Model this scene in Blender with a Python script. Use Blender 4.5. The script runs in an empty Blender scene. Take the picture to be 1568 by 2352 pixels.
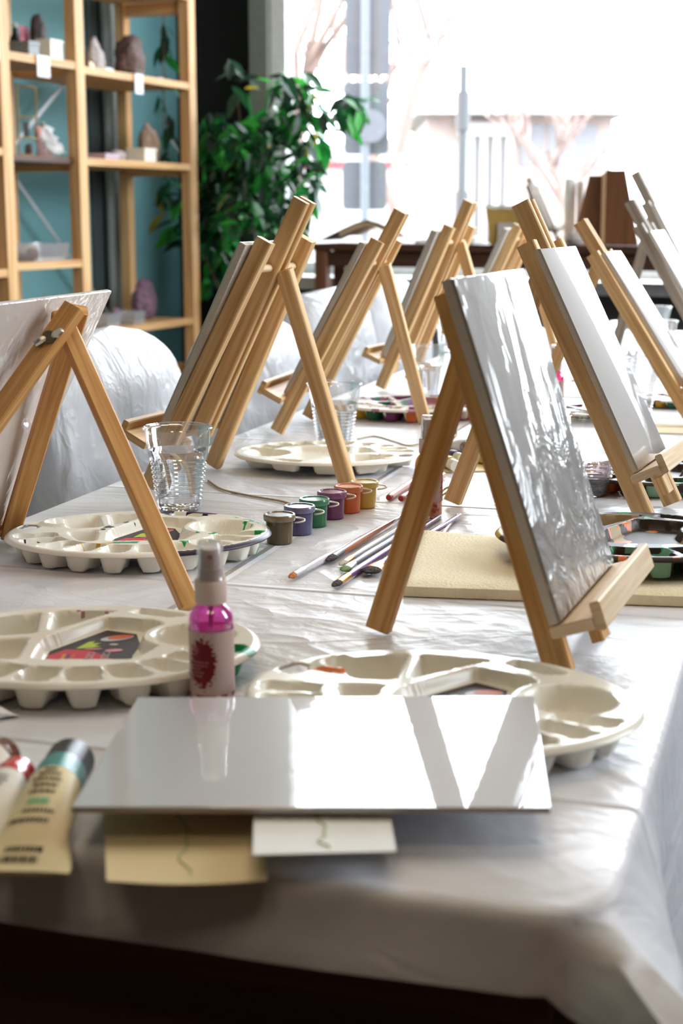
import bpy, math, random
import numpy as np
from mathutils import Vector, Matrix, noise, Quaternion
random.seed(7)
SC = bpy.context.scene
COL = SC.collection
PI = math.pi
# ------------------------------------------------------------------ camera
F = 3460.0; PITCH = math.atan(691/F); HC = 1.05; TZ = 0.75
FW = Vector((0, math.cos(PITCH), -math.sin(PITCH))); UP = Vector((0, math.sin(PITCH), math.cos(PITCH))); RT = Vector((1, 0, 0))
CAM = Vector((0, 0, HC))
def ray(x, y): return RT*((x-784)/F) + UP*((1176-y)/F) + FW
def onz(x, y, z=TZ):            # the point of a level surface seen at a pixel
    d = ray(x, y); return CAM + d*((z-HC)/d.z)
def at(x, y, Y):                # the point at depth Y seen at a pixel
    d = ray(x, y); return CAM + d*(Y/d.y)
cd = bpy.data.cameras.new('camera'); cam = bpy.data.objects.new('camera', cd); COL.objects.link(cam)
cam.location = CAM; cam.rotation_euler = (PI/2-PITCH, 0, 0)
cd.sensor_fit = 'VERTICAL'; cd.sensor_height = 36; cd.sensor_width = 24; cd.lens = 36*F/2352
cd.dof.use_dof = True; cd.dof.focus_distance = 1.40; cd.dof.aperture_fstop = 9.0
cd.clip_start = .05; cd.clip_end = 300
SC.camera = cam

# ------------------------------------------------------------------ materials
def lin(c):
    return tuple(((v/255)/12.92 if v/255 <= .04045 else ((v/255+.055)/1.055)**2.4) for v in c)
MATS = {}
def new_mat(name):
    m = bpy.data.materials.new(name); m.use_nodes = True
    nt = m.node_tree; b = nt.nodes['Principled BSDF']
    return m, nt, b
def N(nt, kind, **kw):
    n = nt.nodes.new(kind)
    for k, v in kw.items():
        if k in n.inputs: n.inputs[k].default_value = v
        else: setattr(n, k, v)
    return n
def L(nt, a, b): nt.links.new(a, b)
def mat(name, rgb, rough=.5, spec=.5, metal=0, var=.06, vscale=40, bump=0, bscale=60, coat=0, coatr=.05, sss=0, alpha=1, trans=0, ior=1.45, srgb=True):
    """principled with a little procedural colour variation and optional bump"""
    if name in MATS: return MATS[name]
    m, nt, b = new_mat(name)
    c = lin(rgb) if srgb else rgb
    tc = N(nt, 'ShaderNodeTexCoord')
    nz = N(nt, 'ShaderNodeTexNoise', Scale=vscale, Detail=3.0)
    L(nt, tc.outputs['Object'], nz.inputs['Vector'])
    rp = N(nt, 'ShaderNodeValToRGB')
    rp.color_ramp.elements[0].position = .3; rp.color_ramp.elements[1].position = .7
    rp.color_ramp.elements[0].color = tuple(max(0, v*(1-var)) for v in c)+(1,)
    rp.color_ramp.elements[1].color = tuple(min(1, v*(1+var)) for v in c)+(1,)
    L(nt, nz.outputs['Fac'], rp.inputs['Fac']); L(nt, rp.outputs['Color'], b.inputs['Base Color'])
    b.inputs['Roughness'].default_value = rough; b.inputs['Metallic'].default_value = metal
    b.inputs['Specular IOR Level'].default_value = spec; b.inputs['IOR'].default_value = ior
    b.inputs['Coat Weight'].default_value = coat; b.inputs['Coat Roughness'].default_value = coatr
    b.inputs['Transmission Weight'].default_value = trans
    if sss:
        b.inputs['Subsurface Weight'].default_value = sss; b.inputs['Subsurface Radius'].default_value = (.004, .004, .004)
    if bump:
        n2 = N(nt, 'ShaderNodeTexNoise', Scale=bscale, Detail=4.0); L(nt, tc.outputs['Object'], n2.inputs['Vector'])
        bp = N(nt, 'ShaderNodeBump', Strength=bump, Distance=.01); L(nt, n2.outputs['Fac'], bp.inputs['Height'])
        L(nt, bp.outputs['Normal'], b.inputs['Normal'])
    MATS[name] = m
    return m
def wood(name, light, dark, rough=.55, along=7., across=190., ring=.5):
    """grain runs along u of the bar's own UV map"""
    m, nt, b = new_mat(name)
    uv = N(nt, 'ShaderNodeUVMap'); oi = N(nt, 'ShaderNodeObjectInfo')
    mp = N(nt, 'ShaderNodeMapping'); mp.inputs['Scale'].default_value = (along, across, 1)
    L(nt, uv.outputs['UV'], mp.inputs['Vector'])
    cb = N(nt, 'ShaderNodeVectorMath', operation='ADD')
    sc = N(nt, 'ShaderNodeVectorMath', operation='SCALE'); sc.inputs['Scale'].default_value = 40
    cx = N(nt, 'ShaderNodeCombineXYZ'); L(nt, oi.outputs['Random'], cx.inputs[0]); L(nt, oi.outputs['Random'], cx.inputs[1]); L(nt, oi.outputs['Random'], cx.inputs[2])
    L(nt, cx.outputs[0], sc.inputs[0]); L(nt, mp.outputs[0], cb.inputs[0]); L(nt, sc.outputs[0], cb.inputs[1])
    n1 = N(nt, 'ShaderNodeTexNoise', Scale=1.0, Detail=4.0, Distortion=.4); L(nt, cb.outputs[0], n1.inputs['Vector'])
    rp = N(nt, 'ShaderNodeValToRGB'); e = rp.color_ramp.elements
    e[0].position = .32; e[1].position = .68; e[0].color = lin(dark)+(1,); e[1].color = lin(light)+(1,)
    L(nt, n1.outputs['Fac'], rp.inputs['Fac']); L(nt, rp.outputs['Color'], b.inputs['Base Color'])
    b.inputs['Roughness'].default_value = rough; b.inputs['Specular IOR Level'].default_value = .35
    bp = N(nt, 'ShaderNodeBump', Strength=.12, Distance=.002); L(nt, n1.outputs['Fac'], bp.inputs['Height']); L(nt, bp.outputs['Normal'], b.inputs['Normal'])
    MATS[name] = m
    return m
def thin_plastic(name, tint=(1, 1, 1), gloss=.12, haze=.06, hazecol=(.9, .9, .92), rough=.04, bump=0):
    """clear thin plastic or glass: straight-through, fresnel gloss, a little milkiness"""
    m = bpy.data.materials.new(name); m.use_nodes = True; nt = m.node_tree
    nt.nodes.remove(nt.nodes['Principled BSDF']); out = nt.nodes['Material Output']
    tr = N(nt, 'ShaderNodeBsdfTransparent', Color=tuple(tint)+(1,))
    gl = N(nt, 'ShaderNodeBsdfGlossy', Roughness=rough, Color=(1, 1, 1, 1))
    df = N(nt, 'ShaderNodeBsdfTranslucent', Color=tuple(hazecol)+(1,)); d2 = N(nt, 'ShaderNodeBsdfDiffuse', Color=tuple(hazecol)+(1,))
    dd = N(nt, 'ShaderNodeMixShader'); dd.inputs[0].default_value = .5; L(nt, df.outputs[0], dd.inputs[1]); L(nt, d2.outputs[0], dd.inputs[2])
    m1 = N(nt, 'ShaderNodeMixShader'); m1.inputs[0].default_value = haze; L(nt, tr.outputs[0], m1.inputs[1]); L(nt, dd.outputs[0], m1.inputs[2])
    lw = N(nt, 'ShaderNodeLayerWeight', Blend=.35)
    mul = N(nt, 'ShaderNodeMath', operation='MULTIPLY_ADD'); mul.inputs[1].default_value = .55; mul.inputs[2].default_value = gloss*.4
    L(nt, lw.outputs['Fresnel'], mul.inputs[0])
    m2 = N(nt, 'ShaderNodeMixShader'); L(nt, mul.outputs[0], m2.inputs[0]); L(nt, m1.outputs[0], m2.inputs[1]); L(nt, gl.outputs[0], m2.inputs[2])
    L(nt, m2.outputs[0], out.inputs['Surface'])
    MATS[name] = m
    return m
def sheet_plastic(name, rgb, rough, bumps, transl=.25, spec=.5, coat=0, folds=False, dist=.01, crumple=None):
    """white film: diffuse + translucent, glossy, with creases from layered noise.  bumps: list of (scale, strength, stretch)"""
    m, nt, b = new_mat(name); out = nt.nodes['Material Output']
    c = lin(rgb)
    b.inputs['Base Color'].default_value = c+(1,); b.inputs['Roughness'].default_value = rough
    b.inputs['Specular IOR Level'].default_value = spec
    b.inputs['Coat Weight'].default_value = coat; b.inputs['Coat Roughness'].default_value = .03; b.inputs['Coat IOR'].default_value = 1.65
    tc = N(nt, 'ShaderNodeTexCoord'); h = None
    for scale, st, stretch in bumps:
        mp = N(nt, 'ShaderNodeMapping'); mp.inputs['Scale'].default_value = stretch
        L(nt, tc.outputs['Object'], mp.inputs['Vector'])
        n = N(nt, 'ShaderNodeTexNoise', Scale=scale, Detail=3.0, Distortion=1.2); L(nt, mp.outputs[0], n.inputs['Vector'])
        r = N(nt, 'ShaderNodeMath', operation='SUBTRACT'); r.inputs[1].default_value = .5; L(nt, n.outputs['Fac'], r.inputs[0])
        a = N(nt, 'ShaderNodeMath', operation='ABSOLUTE'); L(nt, r.outputs[0], a.inputs[0])
        s = N(nt, 'ShaderNodeMath', operation='MULTIPLY'); s.inputs[1].default_value = -st; L(nt, a.outputs[0], s.inputs[0])
        if h is None: h = s.outputs[0]
        else:
            ad = N(nt, 'ShaderNodeMath', operation='ADD'); L(nt, h, ad.inputs[0]); L(nt, s.outputs[0], ad.inputs[1]); h = ad.outputs[0]
    if folds:                                   # the packing creases, a grid of thin ridges
        sx = N(nt, 'ShaderNodeSeparateXYZ'); L(nt, tc.outputs['Object'], sx.inputs[0])
        for k, per, ph in ((1, .19, .02), (0, .22, .05)):
            ma = N(nt, 'ShaderNodeMath', operation='ADD'); ma.inputs[1].default_value = ph; L(nt, sx.outputs[k], ma.inputs[0])
            pm = N(nt, 'ShaderNodeMath', operation='PINGPONG'); pm.inputs[1].default_value = per; L(nt, ma.outputs[0], pm.inputs[0])
            mr = N(nt, 'ShaderNodeMapRange'); mr.inputs['From Min'].default_value = 0; mr.inputs['From Max'].default_value = .006
            mr.inputs['To Min'].default_value = .12; mr.inputs['To Max'].default_value = 0; L(nt, pm.outputs[0], mr.inputs['Value'])
            ad = N(nt, 'ShaderNodeMath', operation='ADD'); L(nt, h, ad.inputs[0]); L(nt, mr.outputs[0], ad.inputs[1]); h = ad.outputs[0]
    if crumple:                                 # slack film gathered low on the panel
        z0, z1, cs, cst = crumple
        sx = N(nt, 'ShaderNodeSeparateXYZ'); L(nt, tc.outputs['Object'], sx.inputs[0])
        n = N(nt, 'ShaderNodeTexNoise', Scale=cs, Detail=4.0, Distortion=2.0); L(nt, tc.outputs['Object'], n.inputs['Vector'])
        n0 = N(nt, 'ShaderNodeTexNoise', Scale=14.0, Detail=2.0); L(nt, tc.outputs['Object'], n0.inputs['Vector'])
        jz = N(nt, 'ShaderNodeMath', operation='MULTIPLY_ADD'); jz.inputs[1].default_value = .10; L(nt, n0.outputs['Fac'], jz.inputs[0]); L(nt, sx.outputs[2], jz.inputs[2])
        mr = N(nt, 'ShaderNodeMapRange'); mr.inputs['From Min'].default_value = z0; mr.inputs['From Max'].default_value = z1
        mr.inputs['To Min'].default_value = cst; mr.inputs['To Max'].default_value = 0; L(nt, jz.outputs[0], mr.inputs['Value'])
        mu = N(nt, 'ShaderNodeMath', operation='MULTIPLY'); L(nt, n.outputs['Fac'], mu.inputs[0]); L(nt, mr.outputs[0], mu.inputs[1])
        ad = N(nt, 'ShaderNodeMath', operation='ADD'); L(nt, h, ad.inputs[0]); L(nt, mu.outputs[0], ad.inputs[1]); h = ad.outputs[0]
    bp = N(nt, 'ShaderNodeBump', Strength=1.0, Distance=dist); L(nt, h, bp.inputs['Height'])
    L(nt, bp.outputs['Normal'], b.inputs['Normal']); L(nt, bp.outputs['Normal'], b.inputs['Coat Normal'])
    if transl:
        t = N(nt, 'ShaderNodeBsdfTranslucent', Color=c+(1,)); L(nt, bp.outputs['Normal'], t.inputs['Normal'])
        mx = N(nt, 'ShaderNodeMixShader'); mx.inputs[0].default_value = transl
        L(nt, b.outputs[0], mx.inputs[1]); L(nt, t.outputs[0], mx.inputs[2]); L(nt, mx.outputs[0], out.inputs['Surface'])
    MATS[name] = m
    return m
def leaf_mat(name, rgb):
    m, nt, b = new_mat(name); out = nt.nodes['Material Output']; c = lin(rgb)
    b.inputs['Base Color'].default_value = c+(1,); b.inputs['Roughness'].default_value = .3
    t = N(nt, 'ShaderNodeBsdfTranslucent', Color=tuple(min(1, v*1.5) for v in c)+(1,))
    mx = N(nt, 'ShaderNodeMixShader'); mx.inputs[0].default_value = .35
    L(nt, b.outputs[0], mx.inputs[1]); L(nt, t.outputs[0], mx.inputs[2]); L(nt, mx.outputs[0], out.inputs['Surface'])
    return m

PINE = wood('easel_pine', (226, 192, 142), (192, 146, 94))
PINE_G = wood('greyed_pine', (176, 164, 150), (134, 122, 110))
PINE_W = wood('warm_pine', (220, 172, 108), (182, 124, 64))
PINE_PALE = wood('pale_ledge_wood', (232, 210, 180), (206, 172, 128))
SHELFWOOD = wood('shelf_pine', (224, 184, 132), (190, 134, 78), along=2., across=60.)
DARKWOOD = wood('dark_stained_wood', (92, 58, 38), (56, 32, 20), along=2., across=60.)
WHITE_PL = mat('white_palette_plastic', (238, 234, 222), rough=.22, spec=.5, var=.015, sss=.15)
CLOTH = sheet_plastic('white_plastic_film', (228, 228, 234), .33, [(5, .55, (1, 1, 1)), (16, .16, (.55, 1, 1)), (55, .035, (1, 1, 1))], transl=.05, spec=.14, folds=True, dist=.02)
COVER = sheet_plastic('white_cover_film', (246, 246, 250), .3, [(7, .8, (1, 1, .5)), (22, .25, (1, 1, .7))], transl=.5, dist=.02)
WRAP = sheet_plastic('shrink_wrapped_canvas', (178, 172, 168), .5, [(3, .02, (1, 1, 1)), (14, .012, (1, 1, 1))], transl=0, coat=1, dist=.01)
WRAP_LOOSE = sheet_plastic('loose_wrapped_canvas', (156, 150, 146), .5, [(9, .9, (1, 1, .3)), (26, .12, (1, 1, .5))], transl=0, coat=1, dist=.010, crumple=(.10, .17, 22, .55))
WRAP_BACK = sheet_plastic('wrapped_canvas_back', (206, 196, 190), .5, [(9, .5, (1, 1, .3)), (26, .10, (1, 1, .5))], transl=0, coat=1, dist=.010)
CANVAS_SIDE = mat('raw_canvas_edge', (205, 196, 184), rough=.8, bump=.3, bscale=400)
CLEAR = thin_plastic('clear_cup_plastic', tint=(.96, .96, .96), gloss=.16, haze=.09)
CLEAR_LID = thin_plastic('clear_lid_plastic', tint=(.96, .96, .96), gloss=.2, haze=.22)
PANE = thin_plastic('window_glass', tint=(.98, .99, .99), gloss=.03, haze=0, rough=.0)
WATER = mat('water', (250, 252, 255), rough=0., trans=1., ior=1.33, var=0)
PAPER = mat('white_paper', (238, 238, 236), rough=.8, var=.02)
CREAM = mat('cream_card', (232, 214, 172), rough=.75, var=.03)
TOWEL = mat('cream_paper_towel', (244, 232, 202), rough=.95, var=.03, bump=.25, bscale=420)
BLACK = mat('black_plastic', (24, 20, 20), rough=.35)
STEEL = mat('bright_steel', (190, 188, 175), rough=.25, metal=1, var=.05)
INK = mat('dark_ink', (60, 48, 40), rough=.7)
STRING = mat('jute_string', (170, 150, 112), rough=.9, var=.15, vscale=300)
TEAL = mat('teal_wall_paint', (100, 146, 150), rough=.7, var=.04, vscale=3)

# ------------------------------------------------------------------ mesh building
class MB:
    def __init__(s): s.v = []; s.f = []; s.mi = []; s.uv = []
    def add(s, vs, fs, mi=0, uvs=None):
        b = len(s.v); s.v += [tuple(v) for v in vs]
        for k, f in enumerate(fs):
            s.f.append(tuple(b+i for i in f)); s.mi.append(mi if isinstance(mi, int) else mi[k])
            s.uv.append(uvs[k] if uvs else [(0, 0)]*len(f))
        return s
    def bar(s, p0, p1, w, d, wd=None, ch=.0012, mi=0):
        """rectangular stick from p0 to p1; w across direction wd, d across the other; chamfered arrises"""
        p0 = Vector(p0); p1 = Vector(p1); ax = (p1-p0); ln = ax.length; ax.normalize()
        wd = Vector(wd) if wd is not None else (Vector((0, 0, 1)) if abs(ax.z) < .9 else Vector((1, 0, 0)))
        wd = (wd - ax*wd.dot(ax)).normalized(); dd = ax.cross(wd)
        c = min(ch, w*.3, d*.3); a, b = w/2, d/2
        sec = [(-a+c, -b), (a-c, -b), (a, -b+c), (a, b-c), (a-c, b), (-a+c, b), (-a, b-c), (-a, -b+c)]
        vs = [p0+wd*x+dd*y for x, y in sec]+[p1+wd*x+dd*y for x, y in sec]
        per = [0]
        for i in range(8):
            q0 = sec[i]; q1 = sec[(i+1) % 8]; per.append(per[-1]+math.hypot(q1[0]-q0[0], q1[1]-q0[1]))
        fs = []; uv = []
        for i in range(8):
            j = (i+1) % 8; fs.append((i, j, 8+j, 8+i)); uv.append([(0, per[i]), (0, per[i+1]), (ln, per[i+1]), (ln, per[i])])
        fs.append(tuple(range(7, -1, -1))); uv.append([(sec[i][0]*.3, sec[i][1]) for i in range(7, -1, -1)])
        fs.append(tuple(range(8, 16))); uv.append([(sec[i][0]*.3, sec[i][1]) for i in range(8)])
        return s.add(vs, fs, mi, uv)
    def box(s, c, size, mi=0, rz=0, ch=.0008):
        c = Vector(c); x = Vector((math.cos(rz), math.sin(rz), 0)); y = Vector((-x.y, x.x, 0))
        k = max(range(3), key=lambda i: size[i]); axs = [x, y, Vector((0, 0, 1))]
        a = axs[k]; w = axs[(k+1) % 3]
        return s.bar(c-a*size[k]/2, c+a*size[k]/2, size[(k+1) % 3], size[(k+2) % 3], w, ch, mi)
    def tube(s, pts, r, n=8, mi=0, cap=True):
        pts = [Vector(p) for p in pts]; m = len(pts); rr = r if isinstance(r, (list, tuple)) else [r]*m
        vs = []; prev = None
        for i in range(m):
            t = (pts[min(i+1, m-1)]-pts[max(i-1, 0)]).normalized()
            if prev is None: u = t.orthogonal().normalized()
            else:
                u = prev - t*prev.dot(t)
                u = u.normalized() if u.length > 1e-6 else t.orthogonal().normalized()
            prev = u; w = t.cross(u)
            for k in range(n):
                a = 2*PI*k/n; vs.append(pts[i]+u*math.cos(a)*rr[i]+w*math.sin(a)*rr[i])
        fs = []; uv = []; l = 0
        for i in range(m-1):
            l2 = l+(pts[i+1]-pts[i]).length
            for k in range(n):
                j = (k+1) % n; fs.append((i*n+k, i*n+j, (i+1)*n+j, (i+1)*n+k))
                uv.append([(l, k*.004), (l, (k+1)*.004), (l2, (k+1)*.004), (l2, k*.004)])
            l = l2
        if cap:
            fs.append(tuple(range(n-1, -1, -1))); uv.append([(0, 0)]*n)
            fs.append(tuple(range((m-1)*n, m*n))); uv.append([(0, 0)]*n)
        return s.add(vs, fs, mi, uv)
    def lathe(s, prof, n=40, mi=0, c=(0, 0, 0), closed=False):
        """profile of (r, z) turned about z"""
        c = Vector(c); vs = []; fs = []; idx = []
        for r, z in prof:
            if r < 1e-6: idx.append([len(vs)]); vs.append(c+Vector((0, 0, z)))
            else:
                idx.append(list(range(len(vs), len(vs)+n)))
                vs += [c+Vector((r*math.cos(2*PI*k/n), r*math.sin(2*PI*k/n), z)) for k in range(n)]
        ms = []
        for i in range(len(prof)-1):
            A, B = idx[i], idx[i+1]; q = mi if isinstance(mi, int) else mi[i]
            for k in range(n):
                j = (k+1) % n
                if len(A) == 1 and len(B) == 1: continue
                if len(A) == 1: fs.append((A[0], B[j], B[k]))
                elif len(B) == 1: fs.append((A[k], A[j], B[0]))
                else: fs.append((A[k], A[j], B[j], B[k]))
                ms.append(q)
        return s.add(vs, fs, ms)
    def grid(s, P, nu, nv, mi=0, wrap=False):
        """P(i,j) -> point, i<nu, j<nv"""
        vs = [P(i, j) for i in range(nu) for j in range(nv)]; fs = []
        for i in range(nu-1):
            for j in range(nv if wrap else nv-1):
                k = (j+1) % nv; fs.append((i*nv+j, i*nv+k, (i+1)*nv+k, (i+1)*nv+j))
        return s.add(vs, fs, mi)
    def prism(s, poly, z0, z1, mi=0, mtop=None):
        n = len(poly); vs = [(p[0], p[1], z0) for p in poly]+[(p[0], p[1], z1) for p in poly]
        fs = [tuple(range(n-1, -1, -1)), tuple(range(n, 2*n))]+[(i, (i+1) % n, n+(i+1) % n, n+i) for i in range(n)]
        return s.add(vs, fs, [mi, mi if mtop is None else mtop]+[mi]*n)
    def hexa(s, lo, hi, mi=0):
        """box from 4 lower and 4 upper corners"""
        return s.add(list(lo)+list(hi), [(3, 2, 1, 0), (4, 5, 6, 7), (0, 1, 5, 4), (1, 2, 6, 5), (2, 3, 7, 6), (3, 0, 4, 7)], mi)
    def mesh(s, name, mats, smooth=40):
        me = bpy.data.meshes.new(name); me.from_pydata(s.v, [], s.f)
        for m in (mats if isinstance(mats, (list, tuple)) else [mats]): me.materials.append(m)
        me.polygons.foreach_set('material_index', s.mi)
        ul = me.uv_layers.new(name='UVMap'); flat = [c for f in s.uv for p in f for c in p]; ul.data.foreach_set('uv', flat)
        if smooth:
            me.polygons.foreach_set('use_smooth', [True]*len(s.f)); me.set_sharp_from_angle(angle=math.radians(smooth))
        me.validate(); me.update()
        return me
    def build(s, name, mats, parent=None, loc=(0, 0, 0), rz=0, smooth=40, flip=False):
        o = bpy.data.objects.new(name, s.mesh(name, mats, smooth)); COL.objects.link(o)
        o.location = loc; o.rotation_euler = (0, 0, rz)
        if parent: o.parent = parent
        return o
def tag(o, label, cat, group=None):
    o['label'] = label; o['category'] = cat
    if group: o['group'] = group
    return o
def struct(o): o['kind'] = 'structure'; return o
def thing(name, label, cat, loc=(0, 0, 0), rz=0, group=None):
    o = bpy.data.objects.new(name, None); COL.objects.link(o); o.empty_display_size = .02
    o.location = loc; o.rotation_euler = (0, 0, rz)
    return tag(o, label, cat, group)
def kids(o): return [c for c in bpy.data.objects if c.parent is o]
def dup(o, label, loc, rz=0, scale=None, parent=None):
    c = o.copy(); COL.objects.link(c)
    if parent: c.parent = parent
    else:
        c.location = loc; c.rotation_euler = (0, 0, rz); c['label'] = label
        if scale: c.scale = (scale,)*3
    for ch in kids(o): dup(ch, None, None, parent=c)
    return c
def bez(pts, n=12):
    """smooth curve through points (Catmull-Rom)"""
    P = [Vector(p) for p in pts]; P = [P[0]*2-P[1]]+P+[P[-1]*2-P[-2]]; out = []
    for i in range(1, len(P)-2):
        for k in range(n):
            t = k/n; a, b, c, d = P[i-1], P[i], P[i+1], P[i+2]
            out.append(.5*((2*b)+(c-a)*t+(2*a-5*b+4*c-d)*t*t+(3*b-3*c+d-a)*t**3))
    return out+[P[-2]]
def nz(v, s=1., seed=0): return noise.noise(Vector(v)*s+Vector((seed*7.3, seed*3.1, seed*1.7)))

# ================================================================== ROOM
EX = Vector((.39, .92, 0)).normalized(); GX = Vector((EX.y, -EX.x, 0)); RZ = math.atan2(EX.y, EX.x)
K = Vector((-.71, 6.94, 0))
def RM(i, j, z=0): p = K-EX*i+GX*j; return Vector((p.x, p.y, z))     # i: back from the window wall, j: right from the left wall
RI, RJ, RH = 9.0, 5.8, 3.9
def slab(mb, i0, i1, j0, j1, z0, z1, mi=0):
    lo = [RM(i1, j0, z0), RM(i1, j1, z0), RM(i0, j1, z0), RM(i0, j0, z0)]
    hi = [RM(i1, j0, z1), RM(i1, j1, z1), RM(i0, j1, z1), RM(i0, j0, z1)]
    return mb.hexa(lo, hi, mi)
FLOORM = wood('dark_floor_boards', (62, 40, 28), (38, 24, 16), along=1.5, across=14., rough=.85)
FLOORM.node_tree.nodes['Principled BSDF'].inputs['Specular IOR Level'].default_value = .08
WALLM = mat('off_white_wall_paint', (206, 200, 190), rough=.8, var=.03, vscale=3)
BACKM = mat('brown_rear_wall_paint', (96, 74, 54), rough=.8, var=.05, vscale=3)
DARKM = mat('near_black_paint', (22, 17, 14), rough=.8, var=.1, vscale=5)
GREYG = mat('grey_green_frame_paint', (120, 122, 112), rough=.6)
FRAMEW = mat('white_window_frame_paint', (226, 228, 226), rough=.5)
SILLM = mat('white_sill_paint', (225, 226, 228), rough=.45)
GREYM = mat('grey_under_sill_panel', (118, 114, 110), rough=.7)
mb = MB(); slab(mb, -.6, RI, -.25, RJ+.2, -.1, 0)
mb.uv = [[(v[0], v[1]) for v in (mb.v[i] for i in f)] for f in mb.f]
struct(mb.build('floor', FLOORM, smooth=0))
struct(slab(MB(), -.6, RI, -.25, RJ+.2, RH, RH+.1).build('ceiling', WALLM, smooth=0))
struct(slab(MB(), -.14, RI, -.25, -.10, 0, RH).build('wall_left', TEAL, smooth=0))
struct(slab(MB(), RI, RI+.15, -.15, RJ+.2, 0, RH).build('wall_front', BACKM, smooth=0))
WJ0, WJ1, WZ0, WZ1 = .445, 3.99, .78, 3.65
mb = MB(); slab(mb, -.18, 0, .34, RJ+.15, 0, WZ0-.05); slab(mb, -.18, 0, .34, RJ+.15, WZ1, RH); slab(mb, -.18, 0, WJ1, RJ+.15, WZ0-.05, WZ1)
struct(mb.build('wall_back', GREYM, smooth=0))
struct(slab(MB(), -.32, -.141, -.25, .335, 0, RH).build('trim_1', DARKM, smooth=0))
struct(slab(MB(), -.18, .0, .336, .42, WZ0-.05, WZ1).build('trim_2', GREYG, smooth=0))
struct(slab(MB(), -.12, .30, .40, WJ1+.1, WZ0-.05, WZ0).build('trim_3', SILLM, smooth=0))
wn = thing('window_1', '', 'window'); del wn['label']; del wn['category']; struct(wn)
mb = MB(); slab(mb, -.12, -.04, .421, .49, WZ0, WZ1); slab(mb, -.12, -.04, WJ1-.06, WJ1, WZ0, WZ1); slab(mb, -.12, -.04, .49, WJ1-.06, WZ0, WZ0+.05); slab(mb, -.12, -.04, .49, WJ1-.06, WZ1-.06, WZ1)
mb.build('window_frame', FRAMEW, wn, smooth=0)
slab(MB(), -.083, -.077, .49, WJ1-.06, WZ0+.05, WZ1-.06).build('window_pane', PANE, wn, smooth=0)
V0, V1, VZ0, VZ1 = 1.1, 4.2, 1.25, 3.6                      # unseen window added in the right-hand wall to brighten the room
mb = MB(); slab(mb, -.18, V0, RJ, RJ+.15, 0, RH); slab(mb, V1, RI, RJ, RJ+.15, 0, RH); slab(mb, V0, V1, RJ, RJ+.15, 0, VZ0); slab(mb, V0, V1, RJ, RJ+.15, VZ1, RH)
struct(mb.build('wall_right', BACKM, smooth=0))
wn = thing('window_added', '', 'window'); del wn['label']; del wn['category']; struct(wn)
mb = MB(); slab(mb, V0, V0+.06, RJ+.04, RJ+.1, VZ0, VZ1); slab(mb, V1-.06, V1, RJ+.04, RJ+.1, VZ0, VZ1); slab(mb, V0+.06, V1-.06, RJ+.04, RJ+.1, VZ0, VZ0+.06); slab(mb, V0+.06, V1-.06, RJ+.04, RJ+.1, VZ1-.06, VZ1)
mb.build('window_frame', FRAMEW, wn, smooth=0)
slab(MB(), V0+.06, V1-.06, RJ+.067, RJ+.073, VZ0+.06, VZ1-.06).build('window_pane', PANE, wn, smooth=0)

# ================================================================== LIGHT
w = bpy.data.worlds.new('sky'); SC.world = w; w.use_nodes = True; nt = w.node_tree
bg = nt.nodes['Background']
tc = N(nt, 'ShaderNodeTexCoord'); sx = N(nt, 'ShaderNodeSeparateXYZ'); L(nt, tc.outputs['Generated'], sx.inputs[0])
rp = N(nt, 'ShaderNodeValToRGB'); rp.color_ramp.elements[0].position = .45; rp.color_ramp.elements[1].position = .62
rp.color_ramp.elements[0].color = (.42, .43, .45, 1); rp.color_ramp.elements[1].color = (.86, .93, 1.0, 1)
ad = N(nt, 'ShaderNodeMath', operation='MULTIPLY_ADD'); ad.inputs[1].default_value = .5; ad.inputs[2].default_value = .5
L(nt, sx.outputs[2], ad.inputs[0]); L(nt, ad.outputs[0], rp.inputs['Fac']); L(nt, rp.outputs['Color'], bg.inputs['Color'])
bg.inputs['Strength'].default_value = 7.6
def portal(name, c, sx_, sy_, nrm):
    ld = bpy.data.lights.new(name, 'AREA'); ld.shape = 'RECTANGLE'; ld.size = sx_; ld.size_y = sy_; ld.cycles.is_portal = True
    o = bpy.data.objects.new(name, ld); COL.objects.link(o); o.location = c
    o.rotation_euler = Vector(nrm).to_track_quat('-Z', 'Y').to_euler()
portal('window_daylight', RM(-.25, (WJ0+WJ1)/2, (WZ0+WZ1)/2), WJ1-WJ0, WZ1-WZ0, -EX)
portal('added_window_daylight', RM((V0+V1)/2, RJ+.2, (VZ0+VZ1)/2), V1-V0, VZ1-VZ0, -GX)
SC.view_settings.view_transform = 'Standard'; SC.view_settings.look = 'None'; SC.view_settings.gamma = 1
SC.view_settings.use_curve_mapping = False; SC.view_settings.exposure = 1.22
SC.cycles.adaptive_threshold = .03; SC.cycles.max_bounces = 9; SC.cycles.diffuse_bounces = 4; SC.cycles.transparent_max_bounces = 20; SC.cycles.transmission_bounces = 8
SC.cycles.caustics_reflective = False; SC.cycles.caustics_refractive = False; SC.cycles.sample_clamp_indirect = 6; SC.cycles.use_denoising = True

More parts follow.
